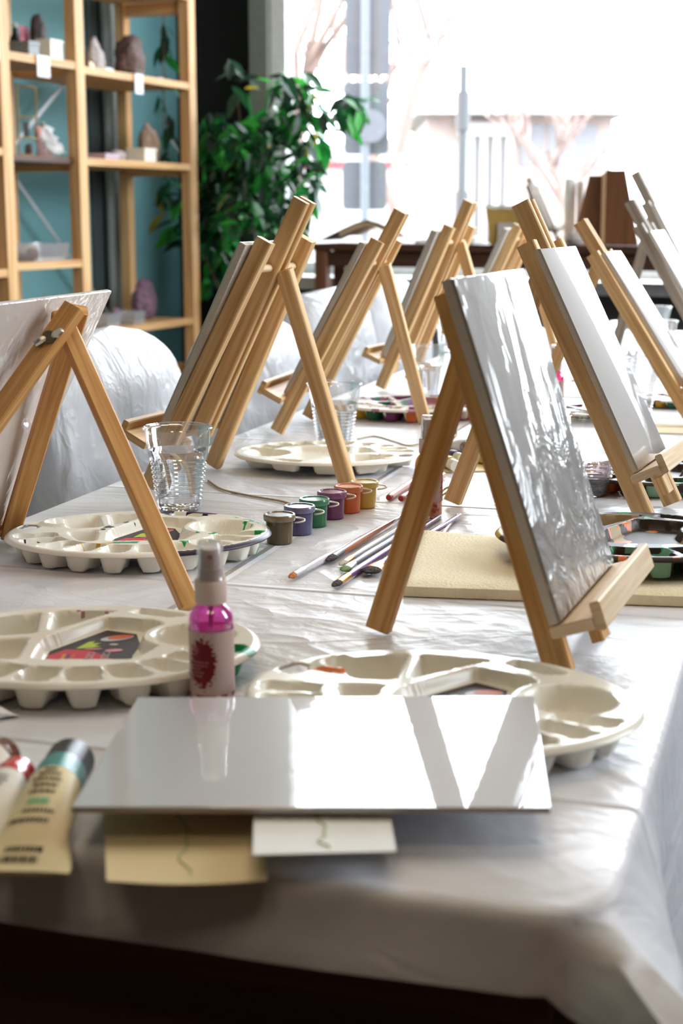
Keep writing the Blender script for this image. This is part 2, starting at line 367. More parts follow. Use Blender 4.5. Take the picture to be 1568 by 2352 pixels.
# unseen warm lamps added under the ceiling, over and behind the table, as fill
FILLM, nt, b_ = new_mat('added_lamp_diffuser'); b_.inputs['Base Color'].default_value = (.9, .85, .75, 1); b_.inputs['Emission Color'].default_value = (1, .80, .56, 1); b_.inputs['Emission Strength'].default_value = 3.4
for k, (x_, y_) in enumerate(((-.55, .9), (.45, .9), (-.05, 2.3), (.95, 2.3), (-.8, -1.2), (.5, -1.2))):
    lp_ = thing('added_ceiling_lamp', ('unseen added fill lamp over the near table end, left of the two', 'unseen added fill lamp over the near table end, right of the two', 'unseen added fill lamp over the middle of the table, left of the two', 'unseen added fill lamp over the middle of the table, right of the two', 'unseen added fill lamp behind the near table end, left of the two', 'unseen added fill lamp behind the near table end, right of the two')[k], 'lamp', Vector((x_, y_, RH-.002)), RZ, 'added fill lamps')
    MB().box((0, 0, -.03), (1.3, .30, .05)).build('housing', FRAMEW, lp_, smooth=0); MB().box((0, 0, -.063), (1.24, .26, .014)).build('diffuser', FILLM, lp_, smooth=0)

#@@TABLE
# ================================================================== TABLE AND CLOTH
TD = Vector((.292, .956, 0)).normalized(); TN = Vector((TD.y, -TD.x, 0)); TRZ = math.atan2(TN.y, TN.x)   # local x = across (right), y = along (away)
S0, S1, T0, T1 = .612, 3.95, -.733, -.068
def TP(t, s, z=TZ): p = TD*s+TN*t; return Vector((p.x, p.y, z))
tb = thing('work_table', 'long work table under the white plastic sheet', 'table', TP((T0+T1)/2, (S0+S1)/2, 0), TRZ)
hw, hl = (T1-T0)/2, (S1-S0)/2
def rrect(hx, hy, r, n=8):
    out = []
    for cx, cy, a0 in ((hx-r, hy-r, 0), (-hx+r, hy-r, PI/2), (-hx+r, -hy+r, PI), (hx-r, -hy+r, 1.5*PI)):
        out += [(cx+r*math.cos(a0+PI/2*k/n), cy+r*math.sin(a0+PI/2*k/n)) for k in range(n+1)]
    return out
MB().prism(rrect(hw-.006, hl-.006, .035), TZ-.033, TZ-.004).build('tabletop', DARKWOOD, tb)
mb = MB()
for sx_ in (-1, 1): mb.bar((sx_*(hw-.03), -hl+.07, TZ-.10), (sx_*(hw-.03), hl-.07, TZ-.10), .02, .13, (1, 0, 0))
for sy_ in (-1, 1): mb.bar((-hw+.03, sy_*(hl-.06), TZ-.10), (hw-.03, sy_*(hl-.06), TZ-.10), .02, .13, (0, 1, 0))
mb.build('apron', wood('brown_table_apron', (112, 74, 52), (80, 50, 34), along=2., across=60.), tb)
for sx_ in (-1, 1):
    for sy_ in (-1, 1): MB().bar((sx_*(hw-.06), sy_*(hl-.10), 0), (sx_*(hw-.06), sy_*(hl-.10), TZ-.034), .05, .05).build('leg', DARKWOOD, tb)
# the film: a top and a skirt that follows a rounded outline
out = []
n_e = 44
base = rrect(hw, hl, .035, 6)
for i in range(len(base)):
    a = Vector(base[i]).to_2d() if False else Vector((base[i][0], base[i][1])); b = Vector(base[(i+1) % len(base)])
    d = (b-a).length; k = max(1, int(d/.03))
    out += [a+(b-a)*(q/k) for q in range(k)]
n = len(out)
def onrm(i):
    d = out[(i+1) % n]-out[(i-1) % n]; v = Vector((d.y, -d.x)); return v.normalized()
nr = [onrm(i) for i in range(n)]
def hang(i):
    x, y = out[i]; q = nr[i]
    if q.y < -.9:                                     # near end: short, with a step to the left
        base_ = .040 if x > -.05 else .030
        return base_ + .004*nz((x*6, 0, 0))
    if y < -hl+.3 and x > 0:                          # near right corner: gathers and flares out
        return .05+.20*min(1, max(0, (y+hl)/.08)) if q.x > .9 else .05
    return .26
rings = []
NR = 12
for k in range(NR+1):
    row = []
    for i in range(n):
        x, y = out[i]; q = nr[i]; h = hang(i)
        if k <= 3:                                    # rounded over the edge
            a = PI/2*k/3; r = .007; o_ = r*math.sin(a); z = -r*(1-math.cos(a)); row.append((x+q.x*(o_-.007+.004), y+q.y*(o_-.007+.004), z))
        else:
            t = (k-3)/(NR-3); u = i*.03
            rip = (.012*math.sin(u*21)+.016*nz((u*9, t*2, 0)))*t*min(1, h/.2)
            fl = .0
            if y < -hl+.45 and q.x > .6: fl = .10*t*math.exp(-((y+hl-.06)/.10)**2)
            row.append((x+q.x*(.004+rip+fl+.006*t), y+q.y*(.004+rip+fl*.2+.004*t)-fl*.5, -.007-(h-.007)*t))
    rings.append(row)
mb = MB()
vs = [p for r in rings for p in r]; fs = []
for k in range(NR):
    for i in range(n):
        j = (i+1) % n; fs.append((k*n+j, k*n+i, (k+1)*n+i, (k+1)*n+j))
fs.append(tuple(range(n)))
mb.add(vs, fs)
tag(mb.build('plastic_tablecloth', CLOTH, None, TP((T0+T1)/2, (S0+S1)/2, TZ), TRZ, smooth=50), 'glossy white plastic sheet with fold creases covering the long work table', 'tablecloth')

#@@EASEL
# ================================================================== EASELS
def easel(name, label, side, cx, cy, phi, th, wb, wt, Lp, Lm, dr, sh, rx, canv=None, led=(-.09, .08, .045), stretch=(0, 0), group=None, woodm=None, ledm=None, z0=TZ, clabel=None):
    """table easel with two side posts, a grooved mast, dowel, ledge and a rear leg. local x: near to far; facing +y (L) or -y (R)"""
    wm = woodm or PINE
    sg = 1 if side == 'L' else -1
    e = thing(name, label, 'easel', (cx, cy, z0), PI/2-phi, group)
    l = Vector((0, -math.sin(th)*sg, math.cos(th))); nn = Vector((0, math.cos(th)*sg, math.sin(th))); X = Vector((1, 0, 0))
    T = .0185; z_up = Vector((0, 0, .0004))
    P = lambda t, s, o=0: X*t+l*s+nn*o+z_up
    foot = T/2*math.sin(th)                    # keeps the cut end on the table
    for q in (-1, 1):
        MB().bar(P(q*wb/2, foot/math.cos(th)+.001), P(q*wt/2, Lp), .0125, T, X).build('side_post', wm, e)
    mb = MB(); s0 = .06                        # mast: two strips and a thinner web, leaving a groove down the back
    for q in (-1, 1): mb.bar(P(q*.0085, s0), P(q*.0085, Lm), .008, T, X)
    mb.bar(P(0, s0), P(0, Lm-.004), .010, T*.45, X, mi=0)
    mb.build('mast', wm, e)
    hs = min(sh, Lp-.012)
    MB().tube([P(-wt/2+.004, hs), P(wt/2-.004, hs)], .0042, 10).build('dowel', PINE_PALE, e)
    hp = P(0, hs)-nn*.004; rf = Vector((rx, -sg*dr, .0004)); ax = (hp-rf).normalized()
    off = .009*math.sqrt(max(0, 1-ax.z**2))/max(ax.z, .3)
    MB().bar(rf+ax*(off+.001), hp+ax*.004-nn*.010, .0125, .0175, X).build('rear_leg', wm, e)
    t0, t1, sl = led
    mb = MB(); mb.bar(P(t0, sl, T/2+.0145), P(t1, sl, T/2+.0145), .029, .008, nn)
    mb.bar(P(t0+.002, sl+.0035, T/2+.0325), P(t1-.002, sl+.0035, T/2+.0325), .007, .019, nn)
    mb.build('ledge', ledm or wm, e)
    MB().bar(P(0, sl-.012, T/2+.005), P(0, sl-.03, T/2+.005), .022, .009, X).build('ledge_clamp', wm, e)
    if canv:
        t0, t1, s0, s1, thk, m, nm, lab = canv[:8]
        o0 = T/2+.0008
        mb = MB(); A = P((t0+t1)/2, sl+.0045+.0005, o0+thk/2); B = P((t0+t1)/2, s1, o0+thk/2)
        ax_ = B-A
        cv = canvas_panel(abs(t1-t0), ax_.length, thk, m)
        mtx = Matrix((X*sg, l, nn)).transposed().to_4x4()     # local axes of the panel
        c = MB(); c.add([mtx @ Vector(v) for v in cv.v], cv.f, cv.mi)
        wloc = Matrix.Rotation(PI/2-phi, 4, 'Z') @ A
        o = c.build(nm, [m, CANVAS_SIDE], None, Vector((cx, cy, z0))+wloc, PI/2-phi, smooth=35)
        tag(o, lab, 'canvas', 'canvases standing on the easels')
    return e
def canvas_panel(w_, h_, thk, m):
    """stretched canvas: face with rounded arris, sides wrapped, origin at the middle of the lower edge"""
    c = MB(); r = min(.003, thk*.4); a = w_/2
    loops = []
    for ins, z in ((0, -thk/2), (0, thk/2-r), (r*.3, thk/2-r*.3), (r, thk/2)):
        loops.append([(-a+ins, ins, z), (a-ins, ins, z), (a-ins, h_-ins, z), (-a+ins, h_-ins, z)])
    vs = [p for q in loops for p in q]; fs = [(3, 2, 1, 0)]; ms = [1]
    for k in range(3):
        for i in range(4):
            j = (i+1) % 4; fs.append((k*4+i, k*4+j, k*4+4+j, k*4+4+i)); ms.append(1 if k == 0 else 0)
    fs.append((12, 13, 14, 15)); ms.append(0)
    return c.add(vs, fs, ms)
G_E = 'wooden easels on the long table'
easel('table_easel', 'wooden table easel behind the front plastic cup, its back to us, tallest on the left', 'L', -.1835, 1.6929, .4028, .468, .149, .104, .3026, .3487, .190, .2688, .0405,
      (-.072, .085, .0, .292, .010, WRAP, 'blank_canvas', 'canvas seen edge on, on the easel behind the front plastic cup'), (-.105, .085, .055), group=G_E)
easel('table_easel', 'wooden table easel in the left row, second from the front of those seen from behind', 'L', -.0706, 2.1139, .2584, .4838, .1556, .1111, .2955, .3385, .178, .261, .0738,
      (-.07, .085, .0, .285, .009, WRAP, 'blank_canvas', 'canvas seen edge on, on the second tall easel of the left row'), (-.10, .085, .05), group=G_E)
easel('table_easel', 'wooden table easel in the left row whose mast rises just right of the grey signpost', 'L', .0925, 2.6269, .4355, .4063, .1293, .0997, .2999, .3441, .2, .2708, 0,
      (-.07, .08, .0, .285, .012, WRAP, 'blank_canvas', 'canvas seen edge on, on the third tall easel of the left row'), (-.09, .08, .05), group=G_E)
easel('table_easel', 'farthest wooden easel of the left row, mostly hidden behind the bright upright canvas', 'L', .255, 3.12, .42, .43, .13, .10, .30, .335, .2, .27, 0,
      (-.07, .08, .0, .285, .012, WRAP, 'blank_canvas', 'canvas on the farthest easel of the left row'), (-.09, .08, .05), group=G_E)
easel('table_easel', 'wooden easel nearest on the right, holding a canvas in crumpled clear wrap', 'R', .1684, 1.0076, .3633, .3328, .136, .105, .262, .245, .149, .225, -.0101,
      (-.094, .083, .04, .268, .009, WRAP_LOOSE, 'wrapped_canvas', 'canvas in crumpled clear wrap, nearest on the right, dull grey sheen'), (-.094, .088, .036), group=G_E, woodm=PINE_W, ledm=PINE_PALE)
easel('table_easel', 'second wooden easel from the front in the right row, mast up, bright white canvas', 'R', .32, 1.4684, .41, .4595, .118, .0968, .30, .343, .2156, .27, -.0214,
      (-.072, .058, .06, .288, .007, WRAP, 'wrapped_canvas', 'bright white wrapped canvas, second from the front in the right row'), (-.085, .06, .052), group=G_E, ledm=PINE_PALE)
easel('table_easel', 'third wooden easel in the right row, mast before the dark brown boards', 'R', .522, 2.1641, .3502, .5804, .1301, .1014, .2869, .3401, .2518, .27, .0016,
      (-.052, .07, .06, .28, .007, WRAP, 'wrapped_canvas', 'narrow wrapped canvas, third from the front in the right row'), (-.085, .08, .055), group=G_E)
easel('table_easel', 'grey-looking easel in the right row, fourth from the front, against the bright window', 'R', .70, 2.72, .37, .54, .13, .10, .32, .37, .22, .29, 0,
      (-.06, .08, .06, .30, .007, WRAP, 'wrapped_canvas', 'white wrapped canvas, fourth from the front in the right row'), (-.085, .08, .055), group=G_E, woodm=PINE_G)
easel('table_easel', 'farthest easel at the right picture edge, its stick tops crossing against the window', 'R', .80, 3.12, .37, .50, .15, .12, .36, .43, .24, .33, 0,
      (-.065, .10, .06, .35, .008, WRAP, 'wrapped_canvas', 'white wrapped canvas farthest back at the right picture edge'), (-.10, .10, .06), group=G_E, woodm=PINE_G)

# tripod easel at the front left, with wing nut
Rf, Qf, Pf = onz(-28, 1243), onz(437, 1414), onz(-300, 1390)
ap = at(134, 748, 1.235)
org = Vector((ap.x, ap.y, TZ))
a1 = Vector((.27, .96, 0)).normalized(); b1 = Vector((-a1.y, a1.x, 0)); th1 = .472
l1 = Vector((0, 0, 1))*math.cos(th1)-b1*math.sin(th1); n1 = b1*math.cos(th1)+Vector((0, 0, 1))*math.sin(th1)
Bc = onz(18, 1208, .766)+a1*.016
dn = (Rf-Bc).dot(n1); Rf = Rf-b1*max(0, (dn+.0075)/b1.dot(n1))
te = thing('tripod_easel', 'small tripod easel front left with crossed stick tops and a metal wing nut', 'easel', org, 0, G_E)
def lg(foot, top, ext, w_, d_, wd):
    f = foot-org+Vector((0, 0, .006)); t = top-org; ax = (t-f).normalized()
    return MB().bar(f, t+ax*ext, w_, d_, wd)
lg(Pf, ap-n1*.003+Vector((.004, -.012, .004)), .016, .0165, .0125, Vector((.9, -.2, 0))).build('leg', PINE_W, te)
lg(Rf, ap-n1*.004+Vector((.006, .014, 0)), .018, .0165, .0125, Vector((.9, .2, 0))).build('leg', PINE_W, te)
lg(Qf, ap-n1*.010+Vector((-.001, .001, 0)), .018, .0150, .0120, Vector((.9, .3, 0))).build('rear_leg', PINE_W, te)
mb = MB(); b0 = ap-n1*.006-org+Vector((-.008, -.020, -.004))
mb.tube([b0+Vector((0, .016, 0)), b0+Vector((0, -.006, 0))], .0022, 10)
mb.tube([b0+Vector((0, 0, 0)), b0+Vector((0, -.007, 0))], .0052, 14)
for q in (-1, 1): mb.tube([b0+Vector((q*.002, -.004, 0)), b0+Vector((q*.007, -.007, q*.003)), b0+Vector((q*.011, -.008, q*.006))], [.0024, .0034, .0026], 8)
mb.build('wing_nut', STEEL, te)
mb = MB()
mb.bar(Bc-org-a1*.26-l1*.006+n1*.014, Bc-org+a1*.012-l1*.006+n1*.014, .03, .009, n1)
mb.build('ledge', PINE_W, te)
cv = canvas_panel(.24, .238, .006, None); mt = Matrix((-a1, l1, n1)).transposed().to_4x4()
c = MB(); c.add([mt @ Vector(v) for v in cv.v], cv.f, [0]*len(cv.f))
o = c.build('wrapped_canvas', [WRAP_BACK], None, Bc-a1*.12+n1*.0085, 0, smooth=35)
tag(o, 'large canvas in clear wrap seen from behind, cut by the left picture edge', 'canvas', 'canvases standing on the easels')

#@@PALETTE
# ================================================================== PALETTES
PA, PB, PCY = .118, .094, .007
def palette_wells():
    W = []
    def sdbox(u, v, U, V, r):
        qx = np.abs(u)-U+r; qy = np.abs(v)-V+r
        return np.hypot(np.maximum(qx, 0), np.maximum(qy, 0))+np.minimum(np.maximum(qx, qy), 0)-r
    def polar(x, y): return np.hypot(x/PA, (y-PCY)/PB), np.arctan2((y-PCY)/PB, x/PA)
    for k in range(10):
        pc = math.radians(-170+17.6*k)
        def f(x, y, pc=pc):
            rho, ph = polar(x, y); dp = (ph-pc+PI) % (2*PI)-PI
            return sdbox((rho-.77)*.1, dp*np.maximum(rho, .3)*.1, .0165, .0098, .006)
        W.append(('small', f, .0172, .0045))
    def poly(P, r):
        P = np.array(P); P = P if sum(P[i][0]*P[(i+1) % len(P)][1]-P[(i+1) % len(P)][0]*P[i][1] for i in range(len(P))) > 0 else P[::-1]
        def f(x, y):
            d = np.full_like(x, -9.)
            g = None
            for i in range(len(P)):
                a, b = P[i], P[(i+1) % len(P)]; t = (b-a)/np.linalg.norm(b-a); q = (x-a[0])*t[1]-(y-a[1])*t[0]+r
                d = np.maximum(d, q) if g is None else d
            e = np.zeros_like(x)
            for i in range(len(P)):
                a, b = P[i], P[(i+1) % len(P)]; t = (b-a)/np.linalg.norm(b-a); q = (x-a[0])*t[1]-(y-a[1])*t[0]+r
                e += np.maximum(q, 0)**2
            return np.where(d > 0, np.sqrt(e), d)-r
        return f
    W.append(('big', poly([(-.085, .056), (-.042, .083), (-.033, .026), (-.060, .020)], .006), .0155, .0055))
    W.append(('big', poly([(-.034, .085), (.016, .087), (-.001, .064), (-.027, .026)], .006), .0155, .0055))
    lf = poly([(-.026, -.034), (-.028, .013), (.006, .070), (.045, .060), (.062, .02), (.040, -.034)], .006)
    cup = lambda x, y: np.hypot(x-.073, y-.024)-.034
    W.append(('label', lambda x, y: np.maximum(lf(x, y), -cup(x, y)), .0085, .0040))
    W.append(('big', poly([(-.066, .010), (-.036, .018), (-.034, -.034), (-.050, -.032)], .006), .0150, .0055))
    W.append(('cup', lambda x, y: np.hypot(x-.073, y-.024)-.0285, .0150, .0060))
    W.append(('ring', lambda x, y: np.hypot(x+.074, y-.046)-.0120, .0060, .0035))
    W.append(('slot', poly([(.028, .094), (.065, .074), (.052, .066), (.022, .078)], .004), .0120, .0045))
    return W
WELLS = palette_wells()
def palette_mesh(name, paint, base):
    """paint: function (well index, x, y) -> material index"""
    NR_, NA = 64, 220
    rs = np.concatenate([np.linspace(0, .94, NR_-7), [.955, .968, .98, .988, .994, 1.0, 1.004]])
    an = np.linspace(0, 2*PI, NA, endpoint=False)
    Rm, Am = np.meshgrid(rs, an, indexing='ij')
    x = PA*Rm*np.cos(Am)*(1+.0*Am); y = PCY+PB*Rm*np.sin(Am)
    dep = np.zeros_like(x)
    for kind, f, d, w_ in WELLS:
        t = np.clip(-f(x, y)/w_, 0, 1); dep = np.maximum(dep, d*(t*t*(3-2*t)))
    ring = np.hypot(x+.074, y-.046); up = .0025*np.exp(-((ring-.0145)/.0025)**2)
    hole = ((x+.1005)/.0105)**2+((y-.030)/.0125)**2
    z = .0200-dep+up
    lip = np.clip((Rm-.965)/.04, 0, 1); z = z-.0035*lip**2
    mb = MB(); vs = np.stack([x, y, z], -1).reshape(-1, 3)
    fs = []; ms = []
    xc, yc = x, y
    wi = np.full(x.shape, -1)
    for k, (kind, f, d, w_) in enumerate(WELLS): wi[(f(x, y) < 0)] = k
    for i in range(len(rs)-1):
        for j in range(NA):
            k = (j+1) % NA
            if hole[i, j] < 1 and hole[i+1, j] < 1 and hole[i, k] < 1: continue
            if i == 0:
                fs.append((j, NA+j, NA+k)) if False else fs.append((0, NA+j, NA+k))
            else: fs.append((i*NA+j, (i+1)*NA+j, (i+1)*NA+k, i*NA+k))
            ms.append(paint(int(wi[i, j]), float(x[i, j]), float(y[i, j]), float(dep[i, j])) if paint else 0)
    mb.add(vs.tolist(), fs, ms)
    return mb
def palette(label, cx, cy, rz, paint=None, pm=None, z=TZ, scale=1., lab=True, group='plastic paint palettes'):
    p = thing('paint_palette', label, 'palette', (cx, cy, z+.0004), rz, group); p.scale = (scale,)*3
    mb = palette_mesh('tray', paint, None)
    o = mb.build('tray', [WHITE_PL]+(pm or []), p, smooth=50)
    sd = o.modifiers.new('wall', 'SOLIDIFY'); sd.thickness = .0016; sd.offset = -1
    # floors must not dip below the table
    if lab:
        sticker(p)
    return p
RED = mat('red_label_print', (200, 42, 62), rough=.5); MAUVE = mat('dark_label_print', (52, 36, 36), rough=.5)
LIME = mat('lime_label_print', (176, 196, 40), rough=.5); ORG = mat('orange_label_print', (206, 92, 44), rough=.5); PINKP = mat('pink_label_print', (232, 150, 160), rough=.5)
GREYP = mat('pale_grey_label_print', (190, 190, 186), rough=.5); GOLDP = mat('gold_label_print', (196, 150, 40), rough=.5); VIOL = mat('violet_label_print', (96, 60, 120), rough=.5)
def ell(cx, cy, rx, ry, a=0, n=20): return [(cx+rx*math.cos(t)*math.cos(a)-ry*math.sin(t)*math.sin(a), cy+rx*math.cos(t)*math.sin(a)+ry*math.sin(t)*math.cos(a)) for t in (2*PI*k/n for k in range(n))]
def sticker(p):
    mb = MB(); z = .0117
    def flat(poly, mi, dz): mb.prism(poly, z, z+dz, mi)
    flat([(-.021, -.028), (-.0225, .011), (.008, .062), (.030, .052), (.036, .026), (.034, .002), (.036, -.028)], 1, .0002)
    flat([(-.020, -.027), (-.0215, .0), (-.012, .014), (.004, .012), (.016, .0), (.026, -.016), (.029, -.027)], 0, .0004)
    flat([(-.006, .016), (.000, .032), (.004, .034), (.003, .028), (.009, .030), (.005, .024), (.010, .022), (.004, .018)], 2, .0004)
    flat(ell(.018, .042, .012, .006, .5), 5, .0004); flat(ell(.020, .044, .009, .0042, .4), 3, .0006)
    flat(ell(.020, .012, .006, .0028, .2), 4, .0005); flat(ell(.006, .015, .006, .0012, .1), 4, .0005); flat(ell(.018, .026, .003, .0018), 5, .0005)
    for k in range(3): flat([(-.012+.003*k, -.020), (-.0100+.003*k, -.020), (-.0100+.003*k, .003), (-.012+.003*k, .003)], (6, 7, 3)[k], .0006)
    for cx, n_, l0 in ((.004, 6, -.021), (.014, 6, -.020)):          # two short lines of white capitals
        for k in range(n_):
            y0 = l0+k*.0048
            for dx in ((0, .0036) if k % 2 else (0, .0018, .0036)): flat([(cx+dx, y0), (cx+dx+.0009, y0), (cx+dx+.0009, y0+.0034), (cx+dx, y0+.0034)], 5, .0006)
            flat([(cx, y0+(.0026 if k % 3 else 0)), (cx+.0045, y0+(.0026 if k % 3 else 0)), (cx+.0045, y0+.0008+(.0026 if k % 3 else 0)), (cx, y0+.0008+(.0026 if k % 3 else 0))], 5, .0006)
    mb.build('printed_label', [RED, MAUVE, LIME, ORG, PINKP, GREYP, GOLDP, VIOL], p, smooth=0)
P_TEAL = mat('teal_paint', (78, 118, 126), rough=.35); P_GREEN = mat('green_paint', (20, 150, 84), rough=.35); P_BLACK = mat('black_purple_paint', (42, 26, 44), rough=.4)
P_PURP = mat('purple_paint', (112, 48, 96), rough=.4); P_ORG = mat('orange_paint', (222, 116, 48), rough=.4); P_YEL = mat('yellow_paint', (206, 164, 44), rough=.4); P_RED = mat('red_paint', (186, 48, 36), rough=.4)
P_PINK = mat('pink_mauve_paint', (178, 120, 140), rough=.4); P_TAUPE = mat('taupe_paint', (168, 150, 116), rough=.5); P_DKGR = mat('dark_green_paint', (30, 96, 66), rough=.4); P_BRN = mat('dark_brown_paint', (50, 34, 28), rough=.5)
P_MINT = mat('mint_paint', (128, 176, 152), rough=.4)
PMS = [P_TEAL, P_GREEN, P_BLACK, P_PURP, P_ORG, P_YEL, P_RED, P_PINK, P_TAUPE, P_DKGR, P_BRN, P_MINT]     # indices 1..12
def sp(x, y, s, seed): return nz((x, y, 0), s, seed)
def paintB(w_, x, y, d):
    if w_ in (10, 11) and d > .009 and (((x+.050)/.017)**2+((y-.046)/.013)**2 < 1+.5*sp(x, y, 120, 2) or ((x+.012)/.012)**2+((y-.058)/.013)**2 < 1+.5*sp(x, y, 120, 2)): return 1
    if w_ == 9 and abs(sp(x, y, 90, 4)) < .35 and x > .08: return 2
    if x > .082 and -.022 < y < -.006 and sp(x, y, 60, 5) < .35: return 2
    if w_ == 10 and y > .078 and sp(x, y, 150, 3) > .42: return 1
    if x < -.088 and y > .0 and sp(x, y, 40, 8) > -.2 and d > .002: return 3
    if w_ == 11 and sp(x, y, 260, 5) > .63: return 8
    return 0
def paintC(w_, x, y, d):
    if x > .03 and y < .02 and d < .0006 and math.hypot(x/PA, (y-PCY)/PB) > .955 and sp(x, y, 30, 4) > -.3: return 3
    if y > .075 and d < .003 and -.0 < x < .07 and sp(x, y, 90, 1) > .05: return 3
    if -.04 < x < .02 and d < .005 and .012 < y < .075 and abs(y-.02-1.4*(x+.03)) < .008 and sp(x, y, 110, 2) > .0: return 3
    if -.022 < x < .002 and .006 < y < .020 and d < .014 and sp(x, y, 80, 6) > .1: return 3
    if x > .085 and .02 < y < .06 and sp(x, y, 120, 9) > .15: return 2
    if x > .05 and -.012 < y < .0 and sp(x, y, 80, 7) > .1: return 2
    if -.02 < x < .06 and -.044 < y < -.037 and sp(x, y, 50, 3) > .0: return 2
    if -.05 < x < -.01 and -.044 < y < -.036 and sp(x, y, 40, 3) > -.1: return 6
    if w_ in (2, 3) and sp(x, y, 130, 5) > .52: return 5
    if w_ in (1, 5, 8) and sp(x, y, 120, 5) > .5: return 3
    return 0
def paintA(w_, x, y, d):
    if -.09 < x < -.06 and .028 < y < .034 and sp(x, y, 120, 5) > .1: return 5
    if -.02 < x < .04 and d < .008 and abs(y-.018-1.5*(x+.03)) < .004 and sp(x, y, 160, 2) > .35: return 5
    return 0
def paintD(w_, x, y, d):
    if w_ == 12 and d > .012: return 7 if y < .02 else 10
    if y < -.078 and d < .001 and sp(x, y, 60, 2) > .2: return 3
    return 0
smallE = [4, 6, 10, 4, 5, 10, 5, 7, 4, 8]
def paintE(w_, x, y, d):
    if w_ < 0: return 8 if sp(x, y, 60, 1) > .25 else (4 if sp(x, y, 50, 4) > .4 else 0)
    if w_ < 10: return smallE[w_] if d > .008 else 0
    if w_ in (10, 11): return 4 if sp(x, y, 50, 2) > -.1 else (8 if sp(x, y, 70, 3) > 0 else 10)
    if w_ == 12: return 4 if sp(x, y, 45, 5) > .12 else (10 if x < .005 else (8 if sp(x, y, 60, 6) > -.2 else 5))
    return 10 if sp(x, y, 50, 7) > 0 else 8
def paintF(w_, x, y, d):
    s = sp(x, y, 45, 3); q = sp(x, y, 80, 11)
    if w_ < 0:
        if x < -.07: return 6 if s > .15 else (7 if q > .3 else 11)
        return 12 if s > .33 else (2 if q > .5 else (5 if q < -.5 else 11))
    if w_ < 10: return (5, 10, 12, 5, 11, 12, 10, 8, 11, 11)[w_] if q > -.2 else 11
    if w_ in (10, 11): return 9 if s > -.35 else 11
    if w_ == 14: return 9
    return 11 if s > -.2 else (5 if q > .1 else 9)
palette('white palette at front right, half under the flat wrapped canvas', .056, .843, math.radians(-19), paintA, PMS)
palette('white palette with teal paint patch and red label, front left beside the pink spray bottle', -.172, .956, 0, paintB, PMS)
palette('white palette with purple and green smears under the tripod easel leg', -.180, 1.308, math.radians(4), paintC, PMS)
palette('clean white palette behind the front plastic cup, thumb ring at right', -.017, 1.782, PI-.10, paintD, PMS, lab=False, scale=.94)
palette('palette covered in purple, green and orange paint under the second left easel', .114, 2.232, .05, paintE, PMS, lab=False)
palette('dark paint-crusted palette lying on the paper towel at right', .248, 1.240, -.12, paintF, PMS, z=TZ+.0125, lab=False)
# three more used ones farther down the table
for lb, x, y, rz in (('used green-smeared palette lying left of the far easel leg at right', 1378, 938, .4), ('used dark palette under the ledge of the second right easel', 1490, 1088, -.3), ('used palette beside the far right cup at the picture edge', 1588, 910, .2)):
    q = onz(x, y, TZ+.015); palette(lb, q.x, q.y, rz, paintF if 'dark' in lb else paintE, PMS, lab=False, scale=.9 if 'dark' in lb else .7)

#@@SMALL
# ================================================================== CUPS
def cup_mesh():
    prof = []; H = .084; r0, r1 = .0225, .0335
    R = lambda z: r0+(r1-r0)*z/H
    prof += [(.0, .0016), (r0-.003, .0016), (r0-.001, .0008), (r0, .003)]
    z = .012
    prof.append((R(z), z))
    while z < .052:
        prof += [(R(z)+.0000, z), (R(z+.0008)-.0016, z+.0012), (R(z+.002)-.0016, z+.0024), (R(z+.003), z+.0036)]; z += .0045
    prof += [(R(.056), .056), (R(.066), .066), (R(.068)+.0006, .068), (R(.081), .081), (r1+.0006, .0825), (r1+.0020, .0832), (r1+.0026, .0845), (r1+.0016, .0857), (r1-.0002, .0852)]
    return MB().lathe(prof, 48), R
CUPM, CUPR = cup_mesh()
def cup(label, x, y, level, scale=1., tintm=None):
    q = onz(x, y); c = thing('plastic_cup', label, 'cup', q+Vector((0, 0, .0004)), 0, 'clear plastic water cups')
    c.scale = (scale,)*3
    CUPM.build('cup_wall', CLEAR, c, smooth=30)
    if level:
        pr = [(0, .0022), (CUPR(0)-.004, .0022), (CUPR(.004)-.0022, .004)]
        z = .012
        while z < level-.004: pr.append((CUPR(z)-.0031, z)); z += .006
        pr += [(CUPR(level)-.0018, level), (0, level)]
        MB().lathe(pr, 40).build('water', tintm or WATER, c, smooth=40)
    return c
PINKW = mat('pinkish_water', (246, 226, 236), rough=0, trans=1, ior=1.33, var=0)
cup('clear ribbed plastic cup of water nearest, between the two left palettes', 412, 1170, .062)
cup('clear ribbed plastic cup of water crossed by the rear leg of the big left easel', 768, 1032, .060)
cup('clear plastic cup of water behind the third left easel leg', 976, 915, .056)
cup('distant clear plastic cup left of the crumpled wrapped canvas top', 1033, 806, .05)
cup('clear plastic cup with pinkish water right of the nearest wrapped canvas', 1350, 1136, .040, tintm=PINKW)
cup('empty clear plastic cup between the second and third right easels', 1459, 958, 0)
cup('distant white-rimmed plastic cup by the third right canvas', 1438, 838, .03)
cup('distant plastic cup at the far right, upper of two rims', 1503, 790, 0)
cup('distant plastic cup at the far right, lower of two rims', 1512, 835, 0)

